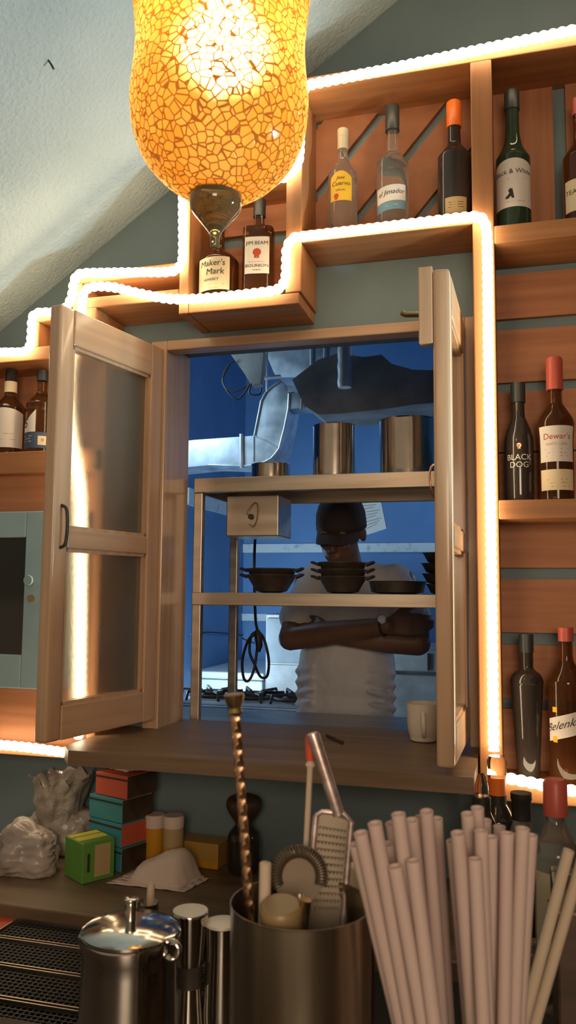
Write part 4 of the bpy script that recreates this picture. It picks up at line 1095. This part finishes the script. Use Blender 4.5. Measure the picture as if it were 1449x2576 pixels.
# ================================================================== THINGS ON THE BACK COUNTER
def cbox(name, label, cat, px, py, w_, d_, h_, rot, mfront, msmall=None, z=CR, group=None):
    """px,py: nearest bottom corner in the photo; box turned by rot degrees; local x along the front face"""
    c = atz(px, py, z); t = thing(name, label, cat, (c.x, c.y, z), radians(rot), group)
    return t
# white carrier bags
def blob(name, label, cat, px, py, y, w_, d_, h_, mt, seed, amp, part=None):
    c = base(px, y, CR); t = thing(name, label, cat, c); bm = NB(); sphere(bm, (0, 0, 0), 1, 5)
    for v in bm.verts:
        n = v.co.normalized(); q_ = Vector((n.x * 2.2, n.y * 2.2, n.z * 6)); a = noise.noise(n * 1.6 + Vector((seed, 0, 0))) * amp * 1.6 - abs(noise.noise(q_ + Vector((0, seed, 0)))) * amp * .8 - abs(noise.noise(q_ * 2.1 + Vector((0, 0, seed)))) * amp * .3
        p = n * (1 + a); z = max(-.55, p.z)
        v.co = Vector((p.x * w_ / 2, p.y * d_ / 2, (z + .55) / 1.55 * h_))
    zmin = min(v.co.z for v in bm.verts)
    for v in bm.verts: v.co.z -= zmin
    o = obj('sack' if part is None else part, bm, mt, t, True, True); return t
blob('plastic_bag', 'pale bulging plastic bag at the left edge of the back counter', 'bag', 60, 2190, -.25, .17, .12, .115, M['bag'], 1.3, .16)
t = blob('plastic_bag', 'pale plastic bag under clear crinkled film, behind the bag at the left edge', 'bag', 150, 2100, -.09, .19, .13, .13, M['bag'], 4.1, .16)
bm = NB(); lathe(bm, smoothprof([(.052, .075), (.060, .11), (.066, .14), (.070, .165), (.077, .19)], 5), (0, -.005, 0), 90, True, False); lathe(bm, [(.072, .188), (.060, .165), (.040, .155), (.001, .15)], (0, -.005, 0), 60, False, True)
for v in bm.verts:
    a = noise.noise(Vector((v.co.x * 40, v.co.y * 40, v.co.z * 14))) * .014; v.co += Vector((a, -abs(a) * .4, noise.noise(Vector((v.co.x * 45, v.co.y * 45, 5))) * .020 * (1 if v.co.z > .12 else .2)))
obj('film', bm, M['foil'], t, True, True)
# stacked cartons
g = 'stacked cartons on the back counter'
c0 = base(300, -.125, CR)
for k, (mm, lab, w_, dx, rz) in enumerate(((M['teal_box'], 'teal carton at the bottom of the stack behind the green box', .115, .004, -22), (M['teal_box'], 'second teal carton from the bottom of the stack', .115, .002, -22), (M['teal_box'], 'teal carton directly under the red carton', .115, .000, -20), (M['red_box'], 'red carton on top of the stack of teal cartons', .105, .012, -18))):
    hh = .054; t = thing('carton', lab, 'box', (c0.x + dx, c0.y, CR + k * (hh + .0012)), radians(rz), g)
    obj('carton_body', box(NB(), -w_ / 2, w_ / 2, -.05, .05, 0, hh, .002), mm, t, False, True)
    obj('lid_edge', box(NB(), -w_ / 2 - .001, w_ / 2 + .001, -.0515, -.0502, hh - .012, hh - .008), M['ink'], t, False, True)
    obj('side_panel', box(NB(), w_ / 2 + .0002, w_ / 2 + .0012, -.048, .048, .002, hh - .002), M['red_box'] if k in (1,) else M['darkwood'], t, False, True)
t = blob('paper_scrap', 'small crumpled beige paper lying on top of the red carton', 'paper', 300, 1985, -.20, .075, .06, .028, M['napkin'], 2.2, .3, 'crumple'); t.location = (c0.x + .012, c0.y, CR + 4 * .0552)
# green box
c = atz(206, 2226, CR); t = thing('carton', 'green carton with yellow striped top standing on the counter', 'box', (c.x, c.y, CR), radians(-32), None)
W_, D_, H_ = .085, .082, .088
obj('carton_body', box(NB(), -W_, 0, 0, D_, 0, H_, .002), M['green_box'], t, False, True)
bm = NB(); 
for a, b_ in ((-W_ + .006, -W_ + .026), (-W_ + .034, -W_ + .060)): box(bm, a, b_, .004, D_ - .004, H_, H_ + .0008)
obj('top_stripe', bm, M['yellow_print'], t, False, True)
obj('print_panel', box(NB(), .0001, .0010, .030, D_ - .012, .010, H_ - .008), M['tan_print'], t, False, True)
obj('print_mark', box(NB(), .0001, .0010, .012, .018, .024, H_ - .024), M['ink'], t, False, True)
# two amber jars
for px, py, top, y, lab, two in ((388, 2145, 2047, -.10, 'amber jar with pale lid, left of the pair beside the cartons', False), (434, 2155, 2050, -.13, 'amber jar with pale upper half, right of the pair beside the cartons', True)):
    c = base(px, y, CR); h = at(px, top, y).z - CR; t = thing('jar', lab, 'jar', c)
    hs = h * (.45 if two else .74)
    obj('jar_body', lathe(NB(), [(.001, 0), (.022, .001), (.0245, .006), (.0245, hs)], seg=32), M['amber_jar'], t, True, True)
    if two: obj('label', lathe(NB(), [(.0248, hs), (.0248, h * .78)], seg=32), M['tan_print'], t, True, True)
    obj('lid', lathe(NB(), [(.0255, h * (.78 if two else .74) + .0003), (.026, h - .004), (.023, h)], seg=32), M['napkin'], t, True, True)
# pale amber box
c = base(502, -.075, CR); h = at(502, 2128, -.13).z - CR
t = thing('carton', 'low yellowish carton lying against the wall right of the amber jars', 'box', c, radians(-4))
obj('carton_body', box(NB(), -.062, .062, -.03, .03, 0, h, .002), M['amber_pale'], t, False, True)
obj('band', box(NB(), -.0622, .0622, -.0312, -.0302, 0.002, h * .3), M['amber_jar'], t, False, True)
# dark jar behind the spoon
c = base(612, -.10, CR); h = at(612, 2000, -.10).z - CR
t = thing('jar', 'dark brown glass jar with round knobbed lid in front of the wall', 'jar', c)
obj('jar_body', lathe(NB(), smoothprof([(.001, 0), (.034, .002), (.040, h * .3), (.036, h * .5), (.022, h * .6), (.02, h * .64)], 4), seg=36), M['darkbottle'], t, True, True)
obj('lid', lathe(NB(), smoothprof([(.02, h * .642), (.03, h * .72), (.042, h * .84), (.040, h * .95), (.025, h)], 4), seg=36), M['darkwood'], t, True, True)
# napkins
c = atz(362, 2228, CR); c.y = max(c.y, -.40)
t = thing('napkin', 'loose heap of pale napkins at the front of the counter', 'napkin', (c.x + .02, c.y + .035, CR))
for k in range(3):
    bm = NB(); n = 22; g_ = []
    for j in range(n + 1):
        row = []
        for i in range(n + 1):
            u, v = i / n * 2 - 1, j / n * 2 - 1
            x, y = u * (.095 - .012 * k), v * (.048 - .004 * k)
            ru = interp([(0, -1.01), (0, -.62), (.035, -.45), (.052, -.1), (.078, .50), (.070, .62), (.004, .80), (0, 1.01)], u); hgt = ru * max(0, 1 - (abs(v - .15) * .95) ** 2.4) * (1 - .10 * k) + .006 * noise.noise(Vector((u * 3 + k, v * 3, k)))
            row.append(bm.verts.new((x + .012 * v, y, .002 + .0045 * k + max(0, hgt))))
        g_.append(row)
    for j in range(n):
        for i in range(n): bm.faces.new((g_[j][i], g_[j][i + 1], g_[j + 1][i + 1], g_[j + 1][i]))
    o = obj('sheet', bm, M['napkin'], t, True, True); sd = o.modifiers.new('t', 'SOLIDIFY'); sd.thickness = .0012

# ================================================================== FOREGROUND ON THE BAR
BR = BZ + .0005
def fz_(px, py, t_): return atd(px, py, t_)
def lift(p): return Vector((p.x, p.y, BR))
def lat(name, t, prof, mt, seg=64, c0=True, c1=True, off=(0, 0, 0)): return obj(name, lathe(NB(), prof, off, seg, c0, c1), mt, t, True, True)
# press pot
tp = .78; P = fz_(328, 2345, tp); R_ = 122 * tp / F; c = lift(P); h = P.z - BR
t = thing('press_pot', 'polished steel press pot with a domed lid and knob, lower left', 'pot', c)
lat('body', t, [(R_ * 1.02, 0), (R_ * 1.02, h * .1), (R_ * .97, h * .82), (R_ * .98, h * .9), (R_ * 1.04, h * .985), (R_ * 1.03, h), (R_ * .96, h - .001)], M['steel'])
lat('lid', t, [(R_ * 1.0, h + .0005), (R_ * 1.0, h + .003), (R_ * .9, h + .006), (R_ * .5, h + .010), (.010, h + .012)], M['steel'])
kz_ = fz_(338, 2262, tp).z - BR
lat('knob', t, smoothprof([(.0055, h + .012), (.0055, h + .018), (.0062, kz_ - .004), (.0072, kz_ - .001), (.0065, kz_)], 3), M['steel'], 24)
bm = NB(); ring(bm, (R_ * 1.04, -.012, h - .006), .008, .003, (0.1, 1, 0), 24); obj('hinge', bm, M['steel'], t, True, True)
# double jigger
tj = .86; P = fz_(479, 2292, tj); R_ = 46 * tj / F; c = lift(P); h = P.z - BR
t = thing('jigger', 'narrow steel double jigger standing behind the press pot', 'jigger', c)
z1, z2 = fz_(479, 2415, tj).z - BR, fz_(479, 2470, tj).z - BR
lat('cup', t, [(R_ * .80, z1), (R_ * .84, z1 + .006), (R_ * .99, h - .003), (R_ * 1.0, h - .001), (R_ * .97, h)], M['steel'], 48)
lat('rim_disc', t, [(R_ * .955, h + .0002), (R_ * .95, h + .0012), (.002, h + .0016)], M['tin_top'], 48)
lat('waist', t, [(R_ * .68, z2), (R_ * .62, (z1 + z2) / 2), (R_ * .70, z1)], M['iron'], 40)
lat('foot_cup', t, [(R_ * .95, 0), (R_ * .92, .004), (R_ * .68, z2)], M['steel'], 48)
# second small pot
tq = .86; P = fz_(560, 2326, tq); R_ = 44 * tq / F; c = lift(P); h = P.z - BR
t = thing('milk_pot', 'small steel milk pot half hidden behind the utensil tin', 'pot', c)
lat('body', t, [(R_ * .98, 0), (R_ * 1.06, h * .3), (R_ * .94, h * .8), (R_ * 1.0, h), (R_ * .95, h - .001), (R_ * .9, h * .7), (.001, h * .6)], M['steel'], 48, True, False)
lat('lid', t, [(R_ * .985, h + .0004), (R_ * .97, h + .003), (R_ * .5, h + .005), (.002, h + .0055)], M['tin_top'], 48)
# shot cup with spout behind the pot lid
tq = .88; P = fz_(372, 2270, tq); c = lift(P); h = P.z - BR
t = thing('shot_cup', 'small steel cup with a straw stub behind the press pot lid', 'cup', c)
lat('body', t, [(.009, 0), (.0115, h), (.0108, h - .001), (.008, h * .5), (.001, h * .45)], M['steel'], 32, True, False)
a = Vector((.002, 0, h * .5)); b_ = fz_(380, 2222, tq) - c
bm = NB(); tube(bm, [a, b_], .0042, 12); obj('straw_stub', bm, M['straw2'], t, True, True)
# utensil tin
tt = .58; P = fz_(757, 2268, tt); R_ = 178 * tt / F; c = lift(P); h = P.z - BR
tin = thing('utensil_tin', 'large brushed steel tin holding bar tools in the foreground', 'tin', c)
lat('body', tin, [(R_ * .93, 0), (R_ * .95, .004), (R_ * .995, h - .002), (R_, h), (R_ * .985, h), (R_ * .975, h - .004), (R_ * .915, .006), (.001, .005)], M['tin'], 96, True, False)
tc_ = c; tin_R = R_; tin_top = P.z + .005
def tool(name, label, cat, loc): return thing(name, label, cat, loc)
def L_(px, py, t_): return fz_(px, py, t_)
# twisted bar spoon
a, b_ = L_(592, 1795, .60), L_(630, 2330, .585); d = (b_ - a); bot = b_ + d * ((BR + .012 - b_.z) / d.z)
pts = resample([a, bot], .0012); T_, N_ = frames(pts)
t = tool('bar_spoon', 'long twisted copper bar spoon with a flared cap end', 'spoon', a)
bm = NB(); rings = []; T0 = T_[0]; n0 = N_[0]; b0 = T0.cross(n0)
for i, p in enumerate(pts):
    tw = i * .16; rg = []
    for k in range(12):
        an = 2 * pi * k / 12; rr_ = .0028 + .0011 * abs(cos(2 * (an - tw) / 1.0)) ** 1.5
        rg.append(bm.verts.new(p + (n0 * cos(an) + b0 * sin(an)) * rr_))
    rings.append(rg)
for r0_, r1_ in zip(rings[:-1], rings[1:]):
    for k in range(12): bm.faces.new((r0_[k], r0_[(k + 1) % 12], r1_[(k + 1) % 12], r1_[k]))
bm.faces.new(rings[0]); bm.faces.new(rings[-1])
obj('twisted_stem', bm, M['copper'], t, True)
u_ = -(T0)
bm = NB(); tube(bm, [a + u_ * x for x in (-.001, .001, .002, .004, .009, .0135, .0145)], [.0035, .0058, .0052, .0042, .0066, .0076, .0068], 24)
obj('cap_end', bm, M['brass'], t, True)
# short plastic tube
a, b_ = L_(668, 2168, .575), L_(659, 2270, .572); d = b_ - a; bot = Vector((b_.x, b_.y, BR + .02))
t = tool('stirrer', 'short pale plastic stirrer standing in the utensil tin', 'stirrer', a)
bm = NB(); tube(bm, [a, a + d * .03, bot], [.003, .0042, .0042], 14); obj('rod', bm, M['straw2'], t, True)
# grater
A_, B_ = L_(786, 1843, .64), L_(852, 2050, .63)
t = tool('grater', 'flat steel hand grater with a slim pinkish handle', 'grater', A_)
bm = NB(); tube(bm, [A_, A_.lerp(B_, .01), A_.lerp(B_, .05), B_], [.0032, .0046, .005, .0046], 14); obj('handle', bm, M['pinkmetal'], t, True)
tl_, tr_ = L_(795, 2052, .632), L_(884, 2068, .628); bl_, br_ = L_(772, 2300, .618), L_(864, 2300, .614)
bm = NB(); prism(bm, [tl_, L_(810, 2042, .632), L_(865, 2046, .629), tr_, br_ + (br_ - tr_) * .55, bl_ + (bl_ - tl_) * .55], FW * .0012); obj('plate', bm, M['steel_dark'], t)
bm = NB(); tube(bm, [tl_, bl_ + (bl_ - tl_) * .55], .0026, 10); tube(bm, [tr_, br_ + (br_ - tr_) * .55], .0026, 10); tube(bm, [tl_, L_(810, 2042, .632), L_(865, 2046, .629), tr_], .002, 8); obj('frame', bm, M['pinkmetal'], t, True)
bm = NB()
for k in range(12):
    f = .1 + k * .075; p0 = tl_.lerp(bl_, f); p1 = tr_.lerp(br_, f)
    for i in range(9):
        q = p0.lerp(p1, .1 + i * .1) - FW * .0004; q2 = p0.lerp(p1, .1 + i * .1 + .06) - FW * .0004
        tube(bm, [q, (q + q2) / 2 - FW * .0018 - UP * .001, q2], .0006, 5)
obj('teeth', bm, M['steel_dull'], t, True)
# red ended glass stirrer
a, m_, b_ = L_(781, 1848, .655), L_(781, 1912, .654), L_(768, 2170, .645); d = b_ - m_; bot = b_ + d * ((BR + .03 - b_.z) / d.z)
t = tool('swizzle_stick', 'thin clear swizzle stick with a red end leaning in the tin', 'stick', a)
bm = NB(); tube(bm, [a, a.lerp(m_, .15), m_], [.003, .0042, .0036], 14); obj('red_end', bm, M['redplastic'], t, True)
bm = NB(); tube(bm, [m_ + (b_ - m_) * .003, m_.lerp(b_, .05), m_.lerp(b_, .08), b_, bot], [.0022, .0042, .0024, .0024, .0024], 12); obj('stem', bm, M['straw2'], t, True)
# spring strainer
c = L_(752, 2205, .612)
t = tool('strainer', 'round spring strainer tucked in the utensil tin', 'strainer', c)
ax = (-FW * .9 + UP * .45 + RT * .15).normalized(); e1 = ax.cross(UP).normalized(); e2 = e1.cross(ax)
bm = NB(); pts = []
for i in range(760):
    A = pi * 1.25 * i / 760 - .35; rad = .0175; ph = i * 2 * pi / 22
    ctr = e1 * cos(A) * rad + e2 * sin(A) * rad
    dr = (e1 * cos(A) + e2 * sin(A))
    pts.append(c + ctr + dr * cos(ph) * .0042 + ax * sin(ph) * .0042)
tube(bm, pts, .0008, 5); obj('spring', bm, M['coil'], t, True)
bm = NB(); tube(bm, [c - ax * .004, c - ax * .003], .019, 36); obj('plate', bm, M['coil'], t, True)
bm = NB(); tube(bm, [c - e2 * .012 - ax * .003, c - e2 * .05 - ax * .003, Vector((c.x, c.y - .01, BR + .03))], .003, 8); obj('handle', bm, M['steel_dull'], t, True)
# muddler with flat round end
c = L_(706, 2281, .555); t = tool('muddler', 'brownish wooden muddler with a flat round end in the tin', 'muddler', c)
ax = (UP * .985 - FW * .12 - RT * .03).normalized()
bm = NB(); e = c - ax * .2; e.z = max(e.z, BR + .02)
tube(bm, [c + ax * .002, c, c - ax * .004, c - ax * .03, e], [.0125, .0145, .0148, .012, .009], 32); obj('head', bm, M['mud'], t, True)
bm = NB(); tube(bm, [L_(769, 2262, .555), L_(768, 2266, .555), L_(767, 2330, .556), Vector((L_(767, 2330, .556).x, L_(767, 2330, .556).y, BR + .02))], [.0042, .004, .0022, .0022], 12)
t = tool('pick', 'thin brass cocktail pick standing beside the muddler', 'pick', L_(769, 2262, .555)); obj('shaft', bm, M['brass'], t, True)
# small dark bottle with pale cap behind the tin
tq = .80; P = fz_(892, 2175, tq); c = lift(P); h = P.z - BR; hb = fz_(892, 2235, tq).z - BR
t = thing('bottle', 'small amber bottle with pale cap between the tin and the straws', 'bottle', c)
lat('glass_body', t, smoothprof([(.001, 0), (.017, .001), (.019, .006), (.019, hb * .72), (.012, hb * .9), (.0085, hb)], 4), M['whisky'], 36)
lat('cap', t, [(.0098, hb + .0004), (.0098, h - .002), (.008, h)], M['cream'], 28)
# straws in a clear jar
tops = [(907, 2095), (895, 2124), (943, 2071), (933, 2128), (976, 2122), (986, 2071), (1002, 2047), (1035, 2063), (1073, 2041), (1059, 2055), (1098, 2059), (994, 2179), (1039, 2165), (1082, 2160), (918, 2140), (957, 2135)]
tops += [(1022, 2092)]
tops2 = [(1152, 2095), (1210, 2090), (1235, 2105), (1275, 2095), (1305, 2118), (1140, 2116), (1157, 2120), (1177, 2047), (1201, 2032), (1220, 2063), (1195, 2160), (1228, 2132), (1244, 2128), (1256, 2079), (1291, 2101), (1315, 2083), (1336, 2100), (1272, 2120)]
_placed = []
def segdist(p1, q1, p2, q2):
    d1, d2, r = q1 - p1, q2 - p2, p1 - p2
    a, e, f = d1.dot(d1), d2.dot(d2), d2.dot(r); c, b_ = d1.dot(r), d1.dot(d2); den = a * e - b_ * b_
    s_ = min(1, max(0, (b_ * f - c * e) / den)) if den > 1e-12 else 0
    t_ = (b_ * s_ + f) / e
    if t_ < 0: t_ = 0; s_ = min(1, max(0, -c / a))
    elif t_ > 1: t_ = 1; s_ = min(1, max(0, (b_ - c) / a))
    return (p1 + d1 * s_ - p2 - d2 * t_).length
def straw(i, px, py, bx, t0, t1, label, group):
    best = None
    px_b = px + (bx - px) * (3204 - py) / (2576 - py)
    opts = sorted(((u_ + v_ + .6 * abs(u_ - v_), u_, v_) for u_ in [k * .004 - .024 for k in range(40)] for v_ in [k * .004 - .024 for k in range(36)] if abs(u_ - v_) <= .08), key=lambda o_: abs(o_[0]))
    for _, du, dv_ in opts:
        a, b_ = fz_(px, py, t0 + du), fz_(px_b, 3204, t1 + dv_); d = b_ - a
        bot = b_ + d * ((BR + .008 - b_.z) / d.z)
        dm = min([segdist(a, bot, p, q) for p, q in _placed] + [1])
        for k in range(9):
            q = bot.lerp(a, k / 8)
            if q.z < tin_top: dm = min(dm, (Vector((q.x - tc_.x, q.y - tc_.y)).length - tin_R) + .004)
        if best is None or dm > best[0]: best = (dm, a, bot, d)
        if dm > .0097: break
    dm, a, bot, d = best; _placed.append((a, bot))
    o = thing('drinking_straw', label, 'straw', bot, 0, group)
    r = .0047; pts = [bot, a]; T, N = frames(pts); n = N[0]; bb = T[0].cross(n); bm = NB(); R4 = []
    for p, rr_ in ((bot, r), (a, r), (a, r * .86), (bot + d * -.02, r * .86)):
        R4.append([bm.verts.new(p + (n * cos(2 * pi * k / 18) + bb * sin(2 * pi * k / 18)) * rr_) for k in range(18)])
    for A, B in zip(R4[:-1], R4[1:]):
        for k in range(18): bm.faces.new((A[k], A[(k + 1) % 18], B[(k + 1) % 18], B[k]))
    obj('tube', bm, M['straw2'] if 'clear' in label else M['straw'], o, True)
rr = random.Random(11)
for k, (px, py) in enumerate(tops):
    f = (px - 890) / 210; front = py > 2150
    straw(k, px, py, 1000 + f * 130, .552 - (.022 if front else 0), .548 - (.022 if front else 0), 'pinkish drinking straw in the left half of the dense foreground bundle', 'pink straws in the left half of the bundle')
for k, (px, py) in enumerate(tops2):
    f = (px - 1125) / 215; front = py > 2150
    straw(k, px, py, 1171 + f * 138, .552 - (.022 if front else 0), .548 - (.022 if front else 0), 'pinkish drinking straw in the right half of the dense foreground bundle', 'pink straws in the right half of the bundle')
straw(0, 1431, 2138, 1316, .55, .545, 'clear straw leaning out to the right, nearer the bundle', None)
straw(1, 1468, 2150, 1346, .56, .552, 'clear straw leaning out to the right, farthest from the bundle', None)
# the jar that holds them
HJ = .075; jp = [bot.lerp(a, f) for a, bot in _placed for f in (0, (HJ) / (a.z - bot.z))]
xs, ys = [p.x for p in jp], [p.y for p in jp]
jc = Vector(((min(xs) + max(xs)) / 2, (min(ys) + max(ys)) / 2)); kq = max(1.0, (max(ys) - min(ys) + .02) / (max(xs) - min(xs) + .02))
R_ = max(math.hypot(p.x - jc.x, (p.y - jc.y) / kq) for p in jp) + .0075
t = thing('straw_jar', 'short oval clear glass jar holding the drinking straws', 'jar', (jc.x, jc.y, BR))
obj('glass_body', lathe(NB(), [(R_ - .001, 0), (R_, .004), (R_, HJ), (R_ - .0015, HJ), (R_ - .002, .006), (.001, .005)], (0, 0, 0), 56, True, False, sy=kq), M['clear'], t, True, True)
# dark caddy box added in place of dark background shade at the right edge
c = atz(1470, 2420, BR); p0 = atd(1398, 2290, .80)
hx = p0.z - BR
t = thing('bar_filler', 'added dark box caddy cut off by the lower right edge', 'filler', (p0.x + .08, p0.y + .02, BR))
bm = NB(); box(bm, -.08, .12, -.02, .0, 0, hx, .003); box(bm, -.08, .12, .10, .12, 0, hx, .003); box(bm, -.08, -.065, 0, .10, 0, hx, .003); box(bm, .105, .12, 0, .10, 0, hx, .003); box(bm, -.065, .105, 0, .10, 0, .01)
obj('box_body', bm, M['darkwood'], t, False, True)

# nail in the sloping ceiling
def on_ceiling(px, py):
    d = ray(px, py); k = (cz(CAM.x) - CAM.z) / (d.z - sl * d.x); return CAM + d * k
nrm = Vector((sl, 0, -1)).normalized()
p = on_ceiling(122, 152)
t = thing('nail', 'small dark bent nail in the pale sloping ceiling', 'nail', p)
bm = NB(); tube(bm, [p - nrm * .004, p + nrm * .012, p + nrm * .016 + Vector((.004, 0, -.008))], .0022, 8); obj('shank', bm, M['iron'], t, True)
